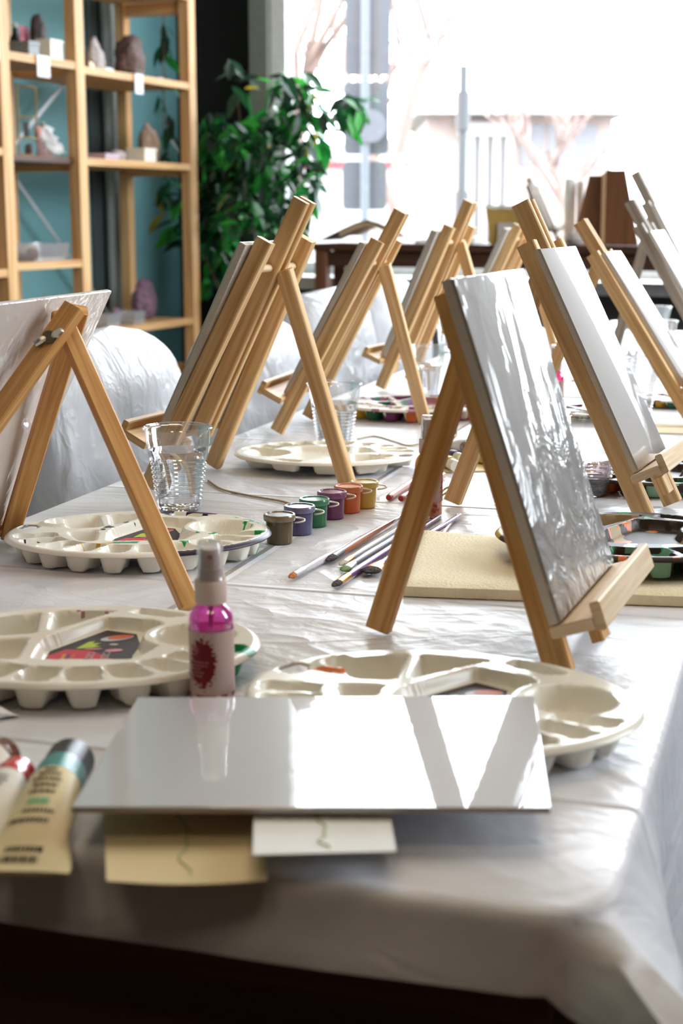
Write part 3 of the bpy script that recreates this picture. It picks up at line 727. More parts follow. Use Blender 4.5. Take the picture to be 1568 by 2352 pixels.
# ================================================================== SPRAY BOTTLES
def spray(label, loc, rz, body, liquid, blot, ring, scale=1., facing=0, lz=.006):
    b = thing('spray_bottle', label, 'bottle', loc+Vector((0, 0, .0004)), rz, 'paint spray bottles')
    b.scale = (scale,)*3
    r = .0138
    MB().lathe([(0, .0005), (r-.002, .0005), (r-.0004, .0012), (r, .003), (r, .0525), (r-.0006, .0565), (r-.003, .0608), (r-.0055, .063), (.0072, .0640), (.0072, .069)], 40).build('bottle', body, b)
    MB().lathe([(0, .0012), (r-.0018, .0012), (r-.0012, .003), (r-.0012, .048), (0, .048)], 36).build('paint', liquid, b)
    # paper label wrapped round most of the front, with a sprayed blot and lines of print
    mb = MB(); nA, nZ = 64, 60; rl = r+.00025; a0, a1 = -PI/2-2.5, -PI/2+2.5
    vs = []; fs = []; ms = []
    for i in range(nA+1):
        for k in range(nZ+1):
            a = a0+(a1-a0)*i/nA; vs.append((rl*math.cos(a), rl*math.sin(a), lz+(.048-lz)*k/nZ))
    for i in range(nA):
        for k in range(nZ):
            a = (a0+(a1-a0)*(i+.5)/nA)+PI/2; z = lz+(.048-lz)*(k+.5)/nZ
            dd = ((a+.45+facing)/.62)**2+((z-.0285)/.0155)**2
            m_ = 1 if dd < 1+.55*nz((a*9, z*700, 0), 1, 3)+.35*nz((a*30, z*2600, 0), 1, 5) else 0
            if z < .0078 and nz((a*3, 0, 0), 1, 9) > -.1: m_ = 1
            fs.append((i*(nZ+1)+k, (i+1)*(nZ+1)+k, (i+1)*(nZ+1)+k+1, i*(nZ+1)+k+1)); ms.append(m_)
    mb.add(vs, fs, ms)
    lb = mb.build('paper_label', [LABELP, blot], b, smooth=60)
    mb = MB(); rt = rl+.00015
    def strip(a_, b_, z0, z1):
        n_ = 6; v = []
        for q in range(n_+1):
            a = a_+(b_-a_)*q/n_-PI/2; v += [(rt*math.cos(a), rt*math.sin(a), z0), (rt*math.cos(a), rt*math.sin(a), z1)]
        mb.add(v, [(2*q, 2*q+2, 2*q+3, 2*q+1) for q in range(n_)])
    for z, ln in ((.0290, 1.0), (.0268, .92), (.0246, .55), (.0224, .8), (.0202, .62), (.0170, .3)):
        a = -1.15-facing
        while a < -1.15-facing+ln:
            w_ = random.uniform(.06, .16); strip(a, a+w_, z-.0005, z+.0005); a += w_+.035
    for q in range(22):                                   # round emblem
        a = 2*PI*q/22; strip(-.88-facing+.22*math.cos(a)-.03, -.88-facing+.22*math.cos(a)+.03, .0365+.0030*math.sin(a)-.00035, .0365+.0030*math.sin(a)+.00035)
    strip(-1.0-facing, -.76-facing, .0372, .0377); strip(-1.0-facing, -.72-facing, .0354, .0359)
    mb.build('print', BLOTTXT, lb, smooth=0)
    MB().lathe([(.0074, .0640), (.0096, .0640), (.0099, .0648), (.0099, .0778), (.0094, .0784), (.0, .0784)], 40).build('collar', COLLAR, b)
    MB().lathe([(.0068, .0785), (.0068, .0855), (.0060, .0860), (.0060, .0968), (.0052, .0978), (0, .0978)], 32).build('pump_head', COLLAR, b)
    MB().lathe([(.0094, .0788), (.0084, .081), (.0078, .1005), (.0070, .1020), (.0, .1024)], 36).build('clear_cap', CLEAR_LID, b)
    MB().tube([(.0, -.0058, .0935), (0, -.0066, .0935)], .0014, 12).build('nozzle', ring, b)
    MB().tube([(0, 0, .004), (0, 0, .064)], .0016, 10).build('dip_tube', liquid, b)
    return b
LABELP = mat('label_paper', (202, 176, 168), rough=.7, var=.05); BLOTTXT = mat('label_print', (182, 120, 112), rough=.7)
COLLAR = mat('pinkish_white_collar', (222, 200, 192), rough=.5, var=.02)
PK = thin_plastic('pink_bottle_plastic', tint=(.93, .35, .80), gloss=.3, haze=.12, hazecol=(.95, .3, .8)); PKL = mat('magenta_liquid', (222, 20, 150), rough=.15, sss=.1)
CRIM = mat('crimson_blot', (120, 10, 26), rough=.7)
OR = thin_plastic('orange_bottle_plastic', tint=(1, .62, .3), gloss=.3, haze=.4, hazecol=(1, .42, .12)); ORL = mat('orange_liquid', (236, 84, 20), rough=.15, sss=.1); RUST = mat('rust_blot', (184, 76, 40), rough=.7)
RS = thin_plastic('rose_bottle_plastic', tint=(.9, .2, .45), gloss=.3, haze=.3, hazecol=(.9, .1, .4)); RSL = mat('rose_liquid', (214, 12, 96), rough=.2); MAR = mat('maroon_blot', (140, 24, 40), rough=.7)
spray('pink spray bottle standing behind the flat canvas at the front', onz(488, 1612), .1, PK, PKL, CRIM, RED)
spray('orange spray bottle behind the rear leg of the nearest right easel', onz(983, 1186), .9, OR, ORL, RUST, ORL, facing=-1.2, lz=.0165)
spray('rose-red spray bottle far back beside the second right easel', onz(1272, 947), .2, RS, RSL, MAR, RED)

# ================================================================== PAINT POTS
def pot(label, x, y, rgb, rz):
    q = onz(x, y); p = thing('paint_pot', label, 'paint pot', q+Vector((0, 0, .0004)), rz, 'row of small paint pots')
    m = mat('pot_'+label.split()[0], rgb, rough=.28, spec=.5, var=.03, coat=.4); lidc = tuple(int(v*.78+235*.22) for v in rgb)
    ml = mat('pot_lid_'+label.split()[0], lidc, rough=.25, spec=.6, var=.03, coat=.6)
    MB().lathe([(0, 0), (.0110, 0), (.0118, .0008), (.0128, .0230), (.0, .0230)], 36).build('jar', m, p)
    MB().lathe([(.0129, .0215), (.0146, .0215), (.0149, .0222), (.0149, .0262), (.0142, .0272), (.0128, .0272), (.0122, .0262), (0, .0262)], 36).build('lid', ml, p)
    mb = MB(); mb.tube([(.0145+.0045*(1-math.cos(t)), .0036*math.sin(t), .0240-.0008*t) for t in np.linspace(0, 2*PI, 17)], .0008, 8)
    mb.build('lid_tab', CLEAR_LID2, p)
CLEAR_LID2 = mat('milky_plastic', (226, 222, 208), rough=.25, spec=.6)
for a in (('brown paint pot, nearest of the diagonal row of six', 642, 1247, (92, 74, 46), -.1), ('blue-grey paint pot second in the row, behind the brown one', 688, 1226, (84, 80, 122), -.2), ('green paint pot third in the row', 722, 1208, (24, 112, 70), -.1),
          ('purple paint pot fourth in the row, between green and orange', 762, 1190, (120, 50, 106), 0), ('orange paint pot in the row, between purple and yellow', 800, 1176, (226, 106, 34), -.05), ('yellow paint pot at the far end of the row by the easel foot', 836, 1165, (204, 170, 60), -.2)):
    pot(*a)

# ================================================================== BRUSHES
FER = mat('silver_ferrule', (205, 205, 208), rough=.3, metal=1); FERO = mat('copper_ferrule', (224, 150, 70), rough=.3, metal=1); FERB = mat('black_ferrule', (40, 36, 38), rough=.3)
H_CLR = mat('pale_grey_brush_handle', (196, 194, 198), rough=.2); H_BRN = mat('orange_brown_brush_handle', (150, 82, 44), rough=.25); H_PUR = mat('purple_brush_handle', (112, 66, 124), rough=.22); H_GRY = mat('grey_brush_handle', (120, 116, 122), rough=.25); H_PNK = mat('pinkish_brush_handle', (196, 144, 130), rough=.3); H_RED = mat('red_brush_end', (160, 44, 34), rough=.4)
B_ORG = mat('ginger_bristle', (186, 112, 52), rough=.8, bump=.4, bscale=500); B_DRK = mat('dark_bristle', (52, 36, 34), rough=.8, bump=.4, bscale=500); B_WHT = mat('pale_bristle', (200, 190, 174), rough=.8, bump=.4, bscale=500); B_GRN = mat('green_stained_bristle', (120, 150, 92), rough=.8)
def brush(label, tip, end, fer, hnd, brs, r=.0030, flat=1., lf=.022, lb=.014, lift=0, endm=None):
    A = onz(*tip, TZ+.003+lift); B = onz(*end, TZ+.003+lift); d = (B-A); Ln = d.length; d.normalize()
    p = thing('paintbrush', label, 'brush', Vector((A.x, A.y, TZ+.0004)), 0, 'paintbrushes lying on the table')
    zc = r*1.15+.0004+lift; s = Vector((-d.y, d.x, 0)); u = Vector((0, 0, 1))
    def sect(segs, m, name):
        mb = MB(); vs = []; n_ = 14
        for t, rw, rh in segs:
            for k in range(n_):
                a = 2*PI*k/n_; vs.append(d*t+s*math.cos(a)*rw+u*(zc+math.sin(a)*rh))
        fs = [(i*n_+k, i*n_+(k+1) % n_, (i+1)*n_+(k+1) % n_, (i+1)*n_+k) for i in range(len(segs)-1) for k in range(n_)]
        fs += [tuple(range(n_-1, -1, -1)), tuple(range((len(segs)-1)*n_, len(segs)*n_))]
        mb.add(vs, fs); return mb.build(name, m, p, smooth=50)
    w_ = r*flat
    sect([(0, w_*.25, r*.2), (lb*.3, w_*.8, r*.5), (lb*.7, w_*1.05, r*.85), (lb+.001, w_*.95, r*.8)], brs, 'bristles')
    sect([(lb, w_, r*.85), (lb+lf*.5, w_*.6+r*.4, r), (lb+lf*.8, r, r), (lb+lf, r*.95, r*.95)], fer, 'ferrule')
    sect([(lb+lf, r*.85, r*.85), (lb+lf+.03, r*1.15, r*1.15), (Ln*.6, r*.9, r*.9), (Ln-.004, r*.55, r*.55), (Ln, r*.3, r*.3)], hnd, 'handle')
    return p
brush('paintbrush with ginger tip, silver ferrule and pale handle, nearest the paint pots', (664, 1330), (918, 1192), FER, H_CLR, B_ORG, .0030, 1, .020, .010)
brush('paintbrush with dark brown tip, black ferrule and orange-brown handle', (750, 1292), (922, 1188), FERB, H_BRN, B_DRK, .0032, 1.2, .022, .016)
brush('paintbrush with pale worn tip and copper ferrule beside the dark one', (780, 1300), (955, 1192), FERO, H_CLR, B_WHT, .0026, 1.3, .018, .012)
brush('paintbrush with green-stained tip and silver ferrule', (786, 1314), (985, 1190), FER, H_GRY, B_GRN, .0030, 1.5, .018, .010)
brush('paintbrush with dark round tip, copper ferrule and purple handle, lowest of the bunch', (764, 1350), (1012, 1186), FERO, H_PUR, B_DRK, .0030, 1.2, .024, .014)
brush('wide flat paintbrush with dark bristles and copper ferrule next to the easel leg', (842, 1321), (1058, 1186), FERO, H_PUR, B_DRK, .0036, 2.3, .022, .014)
brush('thin pinkish paintbrush at the right of the bunch', (985, 1268), (1050, 1180), FER, H_PNK, B_WHT, .0018, 1, .012, .008)
def pencil(label, tip, end):
    A = onz(*tip, TZ+.004); B = onz(*end, TZ+.004); p = thing('pencil', label, 'pencil', Vector((A.x, A.y, TZ+.0006)), 0, 'pencils behind the paint pots')
    d = Vector((B.x-A.x, B.y-A.y, 0)); u = Vector((0, 0, .0037))
    MB().tube([u+d*.04, u+d], .0036, 8).build('shaft', H_PNK, p); MB().tube([u, u+d*.015, u+d*.04], [.0030, .0036, .0036], 10).build('painted_end', H_RED, p)
pencil('red-ended pencil pointing away behind the yellow pot, left one', (892, 1144), (985, 1082))
pencil('red-ended pencil pointing away behind the yellow pot, right one', (920, 1146), (1018, 1092))

# ================================================================== TUBES OF PAINT
def tube_of_paint(label, cap, end, r, mats, marks=(), wtail=1.5, caplen=.16, band=.28, lid_r=.9, group='paint tubes', z=TZ):
    """mats: body, shoulder band, cap.  lies on the table; flat crimp at end"""
    A = onz(*cap, z+r*.7); B = onz(*end, z+.002); org_ = Vector((A.x, A.y, z+.0004)); d = Vector((B.x-A.x, B.y-A.y, 0)); Ln = d.length; d.normalize(); s = Vector((-d.y, d.x, 0)); U = Vector((0, 0, 1))
    p = thing('paint_tube', label, 'paint tube', org_, 0, group); n_ = 28
    def loft(segs, m, name):
        vs = []; ms = []
        for t, rw, rh in segs:
            for k in range(n_):
                a = 2*PI*k/n_; vs.append(d*(t*Ln)+s*math.cos(a)*rw+U*(rh+math.sin(a)*rh))
        fs = [(i*n_+k, i*n_+(k+1) % n_, (i+1)*n_+(k+1) % n_, (i+1)*n_+k) for i in range(len(segs)-1) for k in range(n_)]
        fs += [tuple(range(n_-1, -1, -1)), tuple(range((len(segs)-1)*n_, len(segs)*n_))]
        return MB().add(vs, fs).build(name, m, p, smooth=40)
    c = r*lid_r
    loft([(0, c*.9, c*.95), (.012, c, c), (caplen, c, c)], mats[2], 'cap')
    loft([(caplen+.001, r*.98, r), (caplen+.02, r*1.02, r), (band, r*1.06, r*.97)], mats[1], 'shoulder_band')
    bd = loft([(band, r*1.05, r*.97), (.5, r*1.15, r*.82), (.75, r*1.3, r*.5), (.95, r*wtail, r*.12), (1, r*wtail, r*.08)], mats[0], 'body')
    def top(t):
        T_ = [(band, .97), (.5, .82), (.75, .5), (.95, .12), (1, .08)]
        for i in range(4):
            if T_[i][0] <= t <= T_[i+1][0]:
                f = (t-T_[i][0])/(T_[i+1][0]-T_[i][0]); return 2*r*(T_[i][1]*(1-f)+T_[i+1][1]*f)
        return 2*r
    if marks:
        mb = MB()
        for t, x0, x1, th_, mi in marks:
            x = x0
            while x < x1:
                w_ = min(random.uniform(.08, .22), x1-x)
                v = []
                for tt in (t, t+th_):
                    for xx in (x, x+w_):
                        z_ = top(tt); k_ = z_/2*(1+math.sqrt(max(0, 1-(xx/1.25)**2))); v.append(d*(tt*Ln)+s*xx*r+U*(k_+.0004))
                mb.add(v, [(0, 1, 3, 2)], mi); x += w_+.05
        mb.build('print', [INK, LABG], bd, smooth=0)
    return p
LABG = mat('green_print', (96, 176, 128), rough=.6); TUBEC = mat('cream_tube', (222, 204, 160), rough=.4, var=.02); TEALB = mat('teal_band', (70, 134, 128), rough=.3)
REDC = mat('glossy_red_cap', (196, 50, 18), rough=.15, coat=1); BRNC = mat('glossy_brown_cap', (96, 48, 24), rough=.15, coat=1); YELT = mat('yellow_tube', (196, 172, 40), rough=.35); OLV = mat('olive_green_tube', (150, 160, 40), rough=.35); PURT = mat('dark_purple_tube', (58, 40, 84), rough=.35); WTUBE = mat('white_tube', (226, 222, 212), rough=.35)
mk = [(.31, -.25, .2, .02, 0), (.345, -.45, .42, .02, 0), (.385, -.62, .5, .022, 0), (.43, -.5, .45, .022, 0), (.475, -.6, .4, .02, 0), (.53, -.5, .3, .04, 1), (.60, -.6, .62, .025, 0), (.66, -1.0, .5, .03, 0), (.82, -.9, .6, .03, 0), (.87, -1.0, .5, .035, 0)]
tube_of_paint('large cream paint tube with teal band and black cap, front left corner', (165, 1762), (45, 2003), .0130, (TUBEC, TEALB, BLACK), [(.37+(t_-.31)*.97, a_, b_, h_, m_) for t_, a_, b_, h_, m_ in mk], 1.75, .20, .355, .98)
tube_of_paint('paint tube with glossy red cap, left of the large cream tube', (42, 1788), (-70, 1950), .0105, (WTUBE, REDC, REDC), [(.34, -.6, .4, .02, 0), (.39, -.5, .4, .02, 0), (.44, -.5, .3, .02, 0)], 1.7, .14, .24, .95)
tube_of_paint('paint tube with glossy brown cap at the left picture edge', (14, 1745), (-110, 1840), .0105, (WTUBE, BRNC, BRNC), (), 1.7, .16, .22, .95)
tube_of_paint('grey crimped paint tube end poking in at the left picture edge', (-90, 1655), (16, 1632), .008, (WTUBE, WTUBE, BRNC), (), 1.5)
card = onz(1090, 1082); bx = MB().box((0, 0, .001), (.13, .075, .0018))
tag(bx.build('cardboard_sheet', CREAM, None, card+Vector((.006, .03, .0004)), .15), 'thin cream board under the heap of small paint tubes', 'board')
ZB = TZ+.0023
tube_of_paint('yellow paint tube with white label, right of the easel leg', (1160, 1066), (1060, 1050), .0075, (YELT, WTUBE, YELT), [(.45, -.5, .5, .03, 0), (.52, -.5, .5, .03, 0)], 1.4, z=ZB)
tube_of_paint('olive green paint tube left of the easel leg', (1046, 1074), (985, 1048), .0075, (OLV, YELT, WTUBE), (), 1.4, z=ZB)
tube_of_paint('dark purple paint tube end behind the olive one', (1060, 1056), (990, 1036), .0065, (PURT, PURT, WTUBE), (), 1.3, z=TZ)
tube_of_paint('white paint tube with brown cap resting at the back of the tube heap', (1076, 1032), (1032, 1024), .0085, (WTUBE, WTUBE, BRNC), (), 1.2, z=TZ)
tube_of_paint('white tube with dark ends at the right of the tube heap', (1146, 1044), (1085, 1026), .006, (WTUBE, RED, BLACK), (), 1.3, z=TZ)

# ================================================================== PAPER TOWEL, FRONT CANVAS, CARDS
c4 = [onz(925, 1366, TZ+.002), onz(1620, 1392, TZ+.002), onz(1620, 1296, TZ+.002), onz(968, 1234, TZ+.002)]
org_ = Vector((c4[0].x, c4[0].y, TZ))
mb = MB(); nu, nv = 60, 24
def tw(i, j, top):
    u, v = i/(nu-1), j/(nv-1)
    a = c4[0].lerp(c4[1], u); b = c4[3].lerp(c4[2], u); p = a.lerp(b, v)-org_
    e = min(1, min(v, 1-v)*14, min(u, 1-u)*30); hgt = .0112+.0012*nz((u*3, v*3, 1)) if top else .0006
    z = hgt*(1-.22*(1-e)**2) if top else hgt
    fr = .0012*nz((u*60, v*2, 3)) if j in (0, nv-1) else 0
    return (p.x, p.y+fr, z)
mb.grid(lambda i, j: tw(i, j, True), nu, nv); mb.grid(lambda i, j: tw(i, nv-1-j, False), nu, nv)
e0 = [(i, 0) for i in range(nu)]+[(nu-1, j) for j in range(1, nv)]+[(i, nv-1) for i in range(nu-2, -1, -1)]+[(0, j) for j in range(nv-2, 0, -1)]
for q in range(len(e0)):
    a, b = e0[q], e0[(q+1) % len(e0)]
    mb.add([tw(*a, False), tw(*b, False), tw(*b, True), tw(*a, True)], [(0, 1, 2, 3)])
tag(mb.build('paper_towel', TOWEL, None, org_+Vector((0, 0, .0003)), smooth=30), 'folded cream paper towel pad under the nearest right easel', 'paper towel')

def quad_plate(name, pts, thk, mats_, label, cat, group=None):
    o_ = Vector((pts[0].x, pts[0].y, TZ)); lo = [p-o_-Vector((0, 0, thk)) for p in pts]; hi = [p-o_ for p in pts]
    mb = MB().hexa(lo, hi); mb.mi = [1, 0, 1, 1, 1, 1]
    o = mb.build(name, mats_, None, o_, smooth=0); bv = o.modifiers.new('bevel', 'BEVEL'); bv.width = .0006; bv.segments = 2
    return tag(o, label, cat, group)
zf, zb = TZ+.0250, TZ+.0258
quad_plate('wrapped_canvas', [onz(163, 1853, zf), onz(1264, 1855, zf), onz(1228, 1598, zb), onz(316, 1601, zb)], .0032, [WRAP, WRAP], 'flat glossy wrapped canvas board lying at the front of the table', 'canvas')
def card_sheet(name, x0, x1, ytop, ylow, z0, z1, m, label, bend, wav):
    A, B = onz(x0[0], ytop, z0), onz(x1[0], ytop, z0); C_, D_ = onz(x0[1], ylow[0], z1), onz(x1[1], ylow[1], z1)
    o_ = Vector((A.x, A.y, TZ)); mb = MB(); nu, nv = 20, 14; th_ = .0008
    def P(i, j, t):
        u, v = i/(nu-1), j/(nv-1); p = A.lerp(B, u).lerp(C_.lerp(D_, u), v)-o_
        return (p.x, p.y-wav*math.sin(PI*u)*v, p.z+bend*(math.sin(PI*v*.5))+(0 if t else -th_))
    mb.grid(lambda i, j: P(nu-1-i, j, True), nu, nv); mb.grid(lambda i, j: P(i, j, False), nu, nv)
    e = [(i, 0) for i in range(nu)]+[(nu-1, j) for j in range(1, nv)]+[(i, nv-1) for i in range(nu-2, -1, -1)]+[(0, j) for j in range(nv-2, 0, -1)]
    for q in range(len(e)):
        a, b = e[q], e[(q+1) % len(e)]; mb.add([P(*a, False), P(*b, False), P(*b, True), P(*a, True)], [(0, 1, 2, 3)])
    o = mb.build(name, m, None, o_, smooth=30)
    ln = MB(); pts = bez([P(int(nu*.48)+k, j, True) for k, j in ((0, 1), (0, 5), (1, 8), (0, 10), (1, 12))], 6); pts = [Vector(p)+Vector((.0012*math.sin(q*.9), 0, .0002)) for q, p in enumerate(pts)]
    ln.tube(pts, .0004, 5).build('pencil_line', LABG2, o)
    return tag(o, label, 'card')
LABG2 = mat('faint_green_line', (150, 170, 120), rough=.8)
card_sheet('paper_card', (236, 244), (600, 614), 1790, (2030, 2028), TZ+.0058, TZ+.004, CREAM, 'cream paper card sticking out under the flat canvas, left one', .0015, .004)
card_sheet('paper_card', (584, 580), (890, 910), 1842, (1968, 1960), TZ+.0192, TZ+.0165, PAPER, 'pale paper card sticking out under the flat canvas, right one', .001, .0)

# ================================================================== STRING
def string(label, px, r, loc=None):
    pts = [onz(x, y, TZ+r+.0003) for x, y in px]; o_ = Vector((pts[0].x, pts[0].y, TZ))
    tag(MB().tube([p-o_ for p in bez(pts, 10)], r, 7).build('string', STRING, None, o_), label, 'string', 'loose strings on the table')
string('jute string trailing from the front cup towards the paint pots', [(478, 1104), (510, 1124), (570, 1138), (640, 1150), (668, 1158)], .0012)
string('thin string curling behind the clean palette towards the orange bottle', [(820, 1008), (860, 1002), (905, 1014), (940, 1023), (985, 1014)], .0010)
string('small string loop far behind the orange bottle', [(1028, 998), (1040, 1004), (1049, 998), (1046, 991), (1036, 989)], .0012)
mb = MB(); fp = Vector((0.0988, 1.5275, 0)); ctr = onz(1052, 1126, TZ+.012)
o_ = Vector((ctr.x, ctr.y, TZ))
pts = [onz(1008, 1138, TZ+.004), onz(1018, 1122, TZ+.006), onz(1032, 1115, TZ+.012), onz(1040, 1118, TZ+.014), onz(1030, 1124, TZ+.008), onz(1012, 1136, TZ+.0022)]
tag(mb.tube([p-o_+Vector((0, -.008, 0)) for p in bez(pts, 8)], .0011, 7).build('string', STRING, None, o_), 'knotted jute string at the foot of the second right easel', 'string', 'loose strings on the table')

# far end of the table: sheets of paper and small things glimpsed between the easels
def sheet(label, x, y, w_, d_, rz, m=None, name='paper_sheet', h=.0015):
    q = onz(x, y); tag(MB().box((0, 0, h/2), (w_, d_, h)).build(name, m or PAPER, None, q+Vector((0, 0, .0005)), rz), label, 'paper', 'sheets on the far table end')
sheet('white paper sheet at the far end of the table between two right easels', 1292, 792, .16, .22, -.3)
sheet('cream paper towel sheet at the right picture edge by the far cup', 1545, 986, .14, .10, -.2, TOWEL)
sheet('white paper sheet at the far right beyond the cups', 1530, 812, .2, .2, -.3)
sheet('white paper sheet far back at the right, partly under the red bottle', 1340, 905, .2, .12, -.25)
q = onz(1283, 862); brush('brown-handled brush lying far back behind the second right easel', (1280, 880), (1345, 872), FER, H_BRN, B_DRK, .003)

#@@CHAIRS
# ================================================================== CHAIRS UNDER PLASTIC
CHAIRW = wood('dark_chair_wood', (62, 40, 30), (34, 20, 14), along=2., across=50.)
def chair(s_, label_c, label_v, seed, h=.875, t=-.95, w_=.38):
    o_ = TP(t, s_, 0); c = thing('chair', label_c, 'chair', o_, TRZ, 'chairs along the left side of the table')
    hw_ = w_/2-.03
    for sy_ in (-1, 1):
        MB().bar((-.0, sy_*hw_, 0), (-.03, sy_*hw_, h-.04), .035, .03, (1, 0, 0)).build('rear_leg', CHAIRW, c)
        MB().bar((.36, sy_*hw_, 0), (.36, sy_*hw_, .43), .035, .035, (1, 0, 0)).build('front_leg', CHAIRW, c)
    MB().box((.17, 0, .445), (.42, w_-.02, .035)).build('seat', CHAIRW, c)
    mb = MB()
    for z in (.58, .70, h-.06): mb.bar((-.022, -hw_+.015, z), (-.022, hw_-.015, z), .05, .02, (0, 0, 1))
    mb.build('backrest', CHAIRW, c)
    # cover: bag pulled over the back
    mb = MB(); nu, nv = 64, 30
    def P(i, j):
        a = 2*PI*i/nu; v = j/(nv-1)                       # v 0 top .. 1 hem
        z = h+.014-v*(h-.485)
        rnd = min(1, v/.22); k = math.sqrt(max(0, 1-(1-rnd)**2))
        hy = (w_/2+.018)*k+.02*v; hx = .040*k+.045*v**1.3+.012
        ca, sa = math.cos(a), math.sin(a); e = .55
        x = hx*math.copysign(abs(ca)**e, ca)-.028*(1-v); y = hy*math.copysign(abs(sa)**e, sa)
        if j == 0: x, y = -.028, y*.0
        w1 = (.020*nz((a*2.2, v*3, seed), 1.6)+.010*nz((a*6, v*4, seed), 1.8))*min(1, v*4)
        w1 = abs(w1)*1.6; return (x+.028*(1-v) and (x+.028*(1-v))*(1+w1*6)-.028*(1-v), y*(1+w1*.7), z+.01*nz((a, v, seed+3), 2)*v)
    mb.grid(lambda j, i: P(i, j), nv, nu, wrap=True)
    tag(mb.build('plastic_chair_cover', COVER, None, o_, TRZ, smooth=60), label_v, 'chair cover', 'white plastic covers over chairs')
chair(1.98, 'dark wooden chair under the nearest white plastic cover', 'crinkled white plastic cover on the nearest chair, behind the tripod easel', 1)
chair(2.60, 'dark wooden chair behind the tall left easel', 'white plastic chair cover seen between the first tall left easel and its rear leg', 2, .85)
chair(3.08, 'dark wooden chair behind the second tall left easel', 'white plastic chair cover rising behind the second tall left easel', 3, .88)
chair(3.56, 'dark wooden chair farthest along the left side', 'white plastic chair cover farthest back, left of the third tall easel', 4, .88)

#@@SHELF
# ================================================================== SHELVING
P2 = Vector((-.945, 5.55, 0)); FRONT = lambda k: P2+EX*k       # along the front line of the shelf, k metres from the middle post
DEP = .30
sh = thing('shelving_unit', 'open pine shelving with stones and boxes against the teal wall', 'shelf', Vector((P2.x, P2.y, 0)), RZ)   # local x = along, y = to the wall
KP = [-1.30, -.455, 0, .83]
for k in KP:
    for d_ in (0, DEP): MB().bar((k, d_+.0, 0), (k, d_, 2.25), .045 if d_ else .055, .045, (1, 0, 0)).build('post', SHELFWOOD, sh)
LV_W = [1.90, 1.556, 1.238, .616, .30]; LV_N = [1.90, 1.566, .878, .52, .2]
for z in LV_W: MB().box(((.83)/2, DEP/2, z-.013), (.83-.056, DEP+.04, .026)).build('shelf_board', SHELFWOOD, sh)
for z in LV_N: MB().box((-.455/2, DEP/2, z-.013), (.455-.056, DEP+.04, .026)).build('shelf_board', SHELFWOOD, sh)
for z in (1.60, 1.255, .86, .45): MB().box((-.8775, DEP/2, z-.013), (.845-.056, DEP+.04, .026)).build('shelf_board', SHELFWOOD, sh)
for k in KP:
    for z in (1.85, 1.215, .40): MB().bar((k, .023, z), (k, DEP-.023, z), .05, .025, (0, 0, 1)).build('side_rail', SHELFWOOD, sh)
ZINC = mat('galvanised_strip', (176, 180, 182), rough=.4, metal=.6)
def shp(k, z, d_=0): return Vector((k, d_, z))
MB().bar((-.44, DEP+.028, .88), (.06, DEP+.028, 1.24), .018, .003, (0, 0, 1)).build('cross_brace', ZINC, sh)
MB().bar((.02, DEP+.028, 1.25), (.55, DEP+.028, 1.62), .018, .003, (0, 0, 1)).build('cross_brace', ZINC, sh)
MB().bar((.02, DEP+.028, 1.22), (.80, DEP+.028, .55), .018, .003, (0, 0, 1)).build('cross_brace', ZINC, sh)
# things on the shelves: position given by pixel column, board level and distance back
def onshelf(px, z, d_):
    o = P2-GX*d_; u = (px-784)/F; r = RT*u+FW            # column ray, pitch-independent to first order
    hx, hy = r.x, r.y
    # (o + EX*k) x ray = 0 ; correct for height by using the true ray through that height
    for _ in range(3):
        k = (o.x*hy-o.y*hx)/(EX.y*hx-EX.x*hy)
        if 20 < px < 175: k = min(k, -.068)
        p = o+EX*k
        dz = z-HC; zc = Vector((p.x, p.y, dz)).dot(FW); hx, hy = u*zc, p.y
    return Vector((p.x, p.y, z+.0006))
pp = onshelf(256, 1.2, .326+.055); pp.z = 0
tag(MB().tube([Vector((0, 0, 0)), Vector((0, 0, RH-.002))], .03, 16).build('wall_pipe', mat('grey_pipe_paint', (150, 156, 154), rough=.5), None, Vector((pp.x, pp.y, 0))), 'grey vertical pipe on the teal wall behind the shelving', 'pipe')
tag(slab(MB(), (K-onshelf(249, 1.2, .42)).dot(EX), (K-onshelf(208, 1.2, .42)).dot(EX), -.099, -.09, 0, RH-.01).build('wall_shade_slab', mat('wall_shade_colour', (58, 66, 66), rough=.7), None, smooth=0), 'dark panel of painted shade on the teal wall behind the shelving', 'panel')  # shadow band on the wall, put in as a dark-coloured slab
def rock(label, px, z, d_, w_, h_, m, seed, rz=0, dp=None, group='mineral stones on the shelves', sharp=1.):
    import bmesh
    bm = bmesh.new(); bmesh.ops.create_icosphere(bm, subdivisions=4, radius=1)
    dp = dp or w_*.7
    for v in bm.verts:
        p = v.co.copy(); f = 1+.22*nz(p, 1.3, seed)+.10*nz(p, 3.5, seed)+.05*nz(p, 9, seed)
        ex = 3.2 if sharp <= 1.2 else 2.0; rr = math.hypot(p.x, p.y); want = (1-abs(p.z)**ex)**(1/ex) if abs(p.z) < 1 else 0
        if rr > 1e-5: p.x *= want/rr; p.y *= want/rr
        p *= f; zz = max(p.z, -.72); tp = 1-.16*max(0, zz)*(sharp-.8)
        v.co = Vector((p.x*w_/2*tp, p.y*dp/2*tp, (zz+.72)*h_/1.72))
    me = bpy.data.meshes.new('stone'); bm.to_mesh(me); bm.free(); me.materials.append(m)
    me.polygons.foreach_set('use_smooth', [True]*len(me.polygons))
    o = bpy.data.objects.new('mineral_stone', me); COL.objects.link(o); o.location = onshelf(px, z, d_); o.rotation_euler = (0, 0, RZ+rz)
    return tag(o, label, 'stone', group)
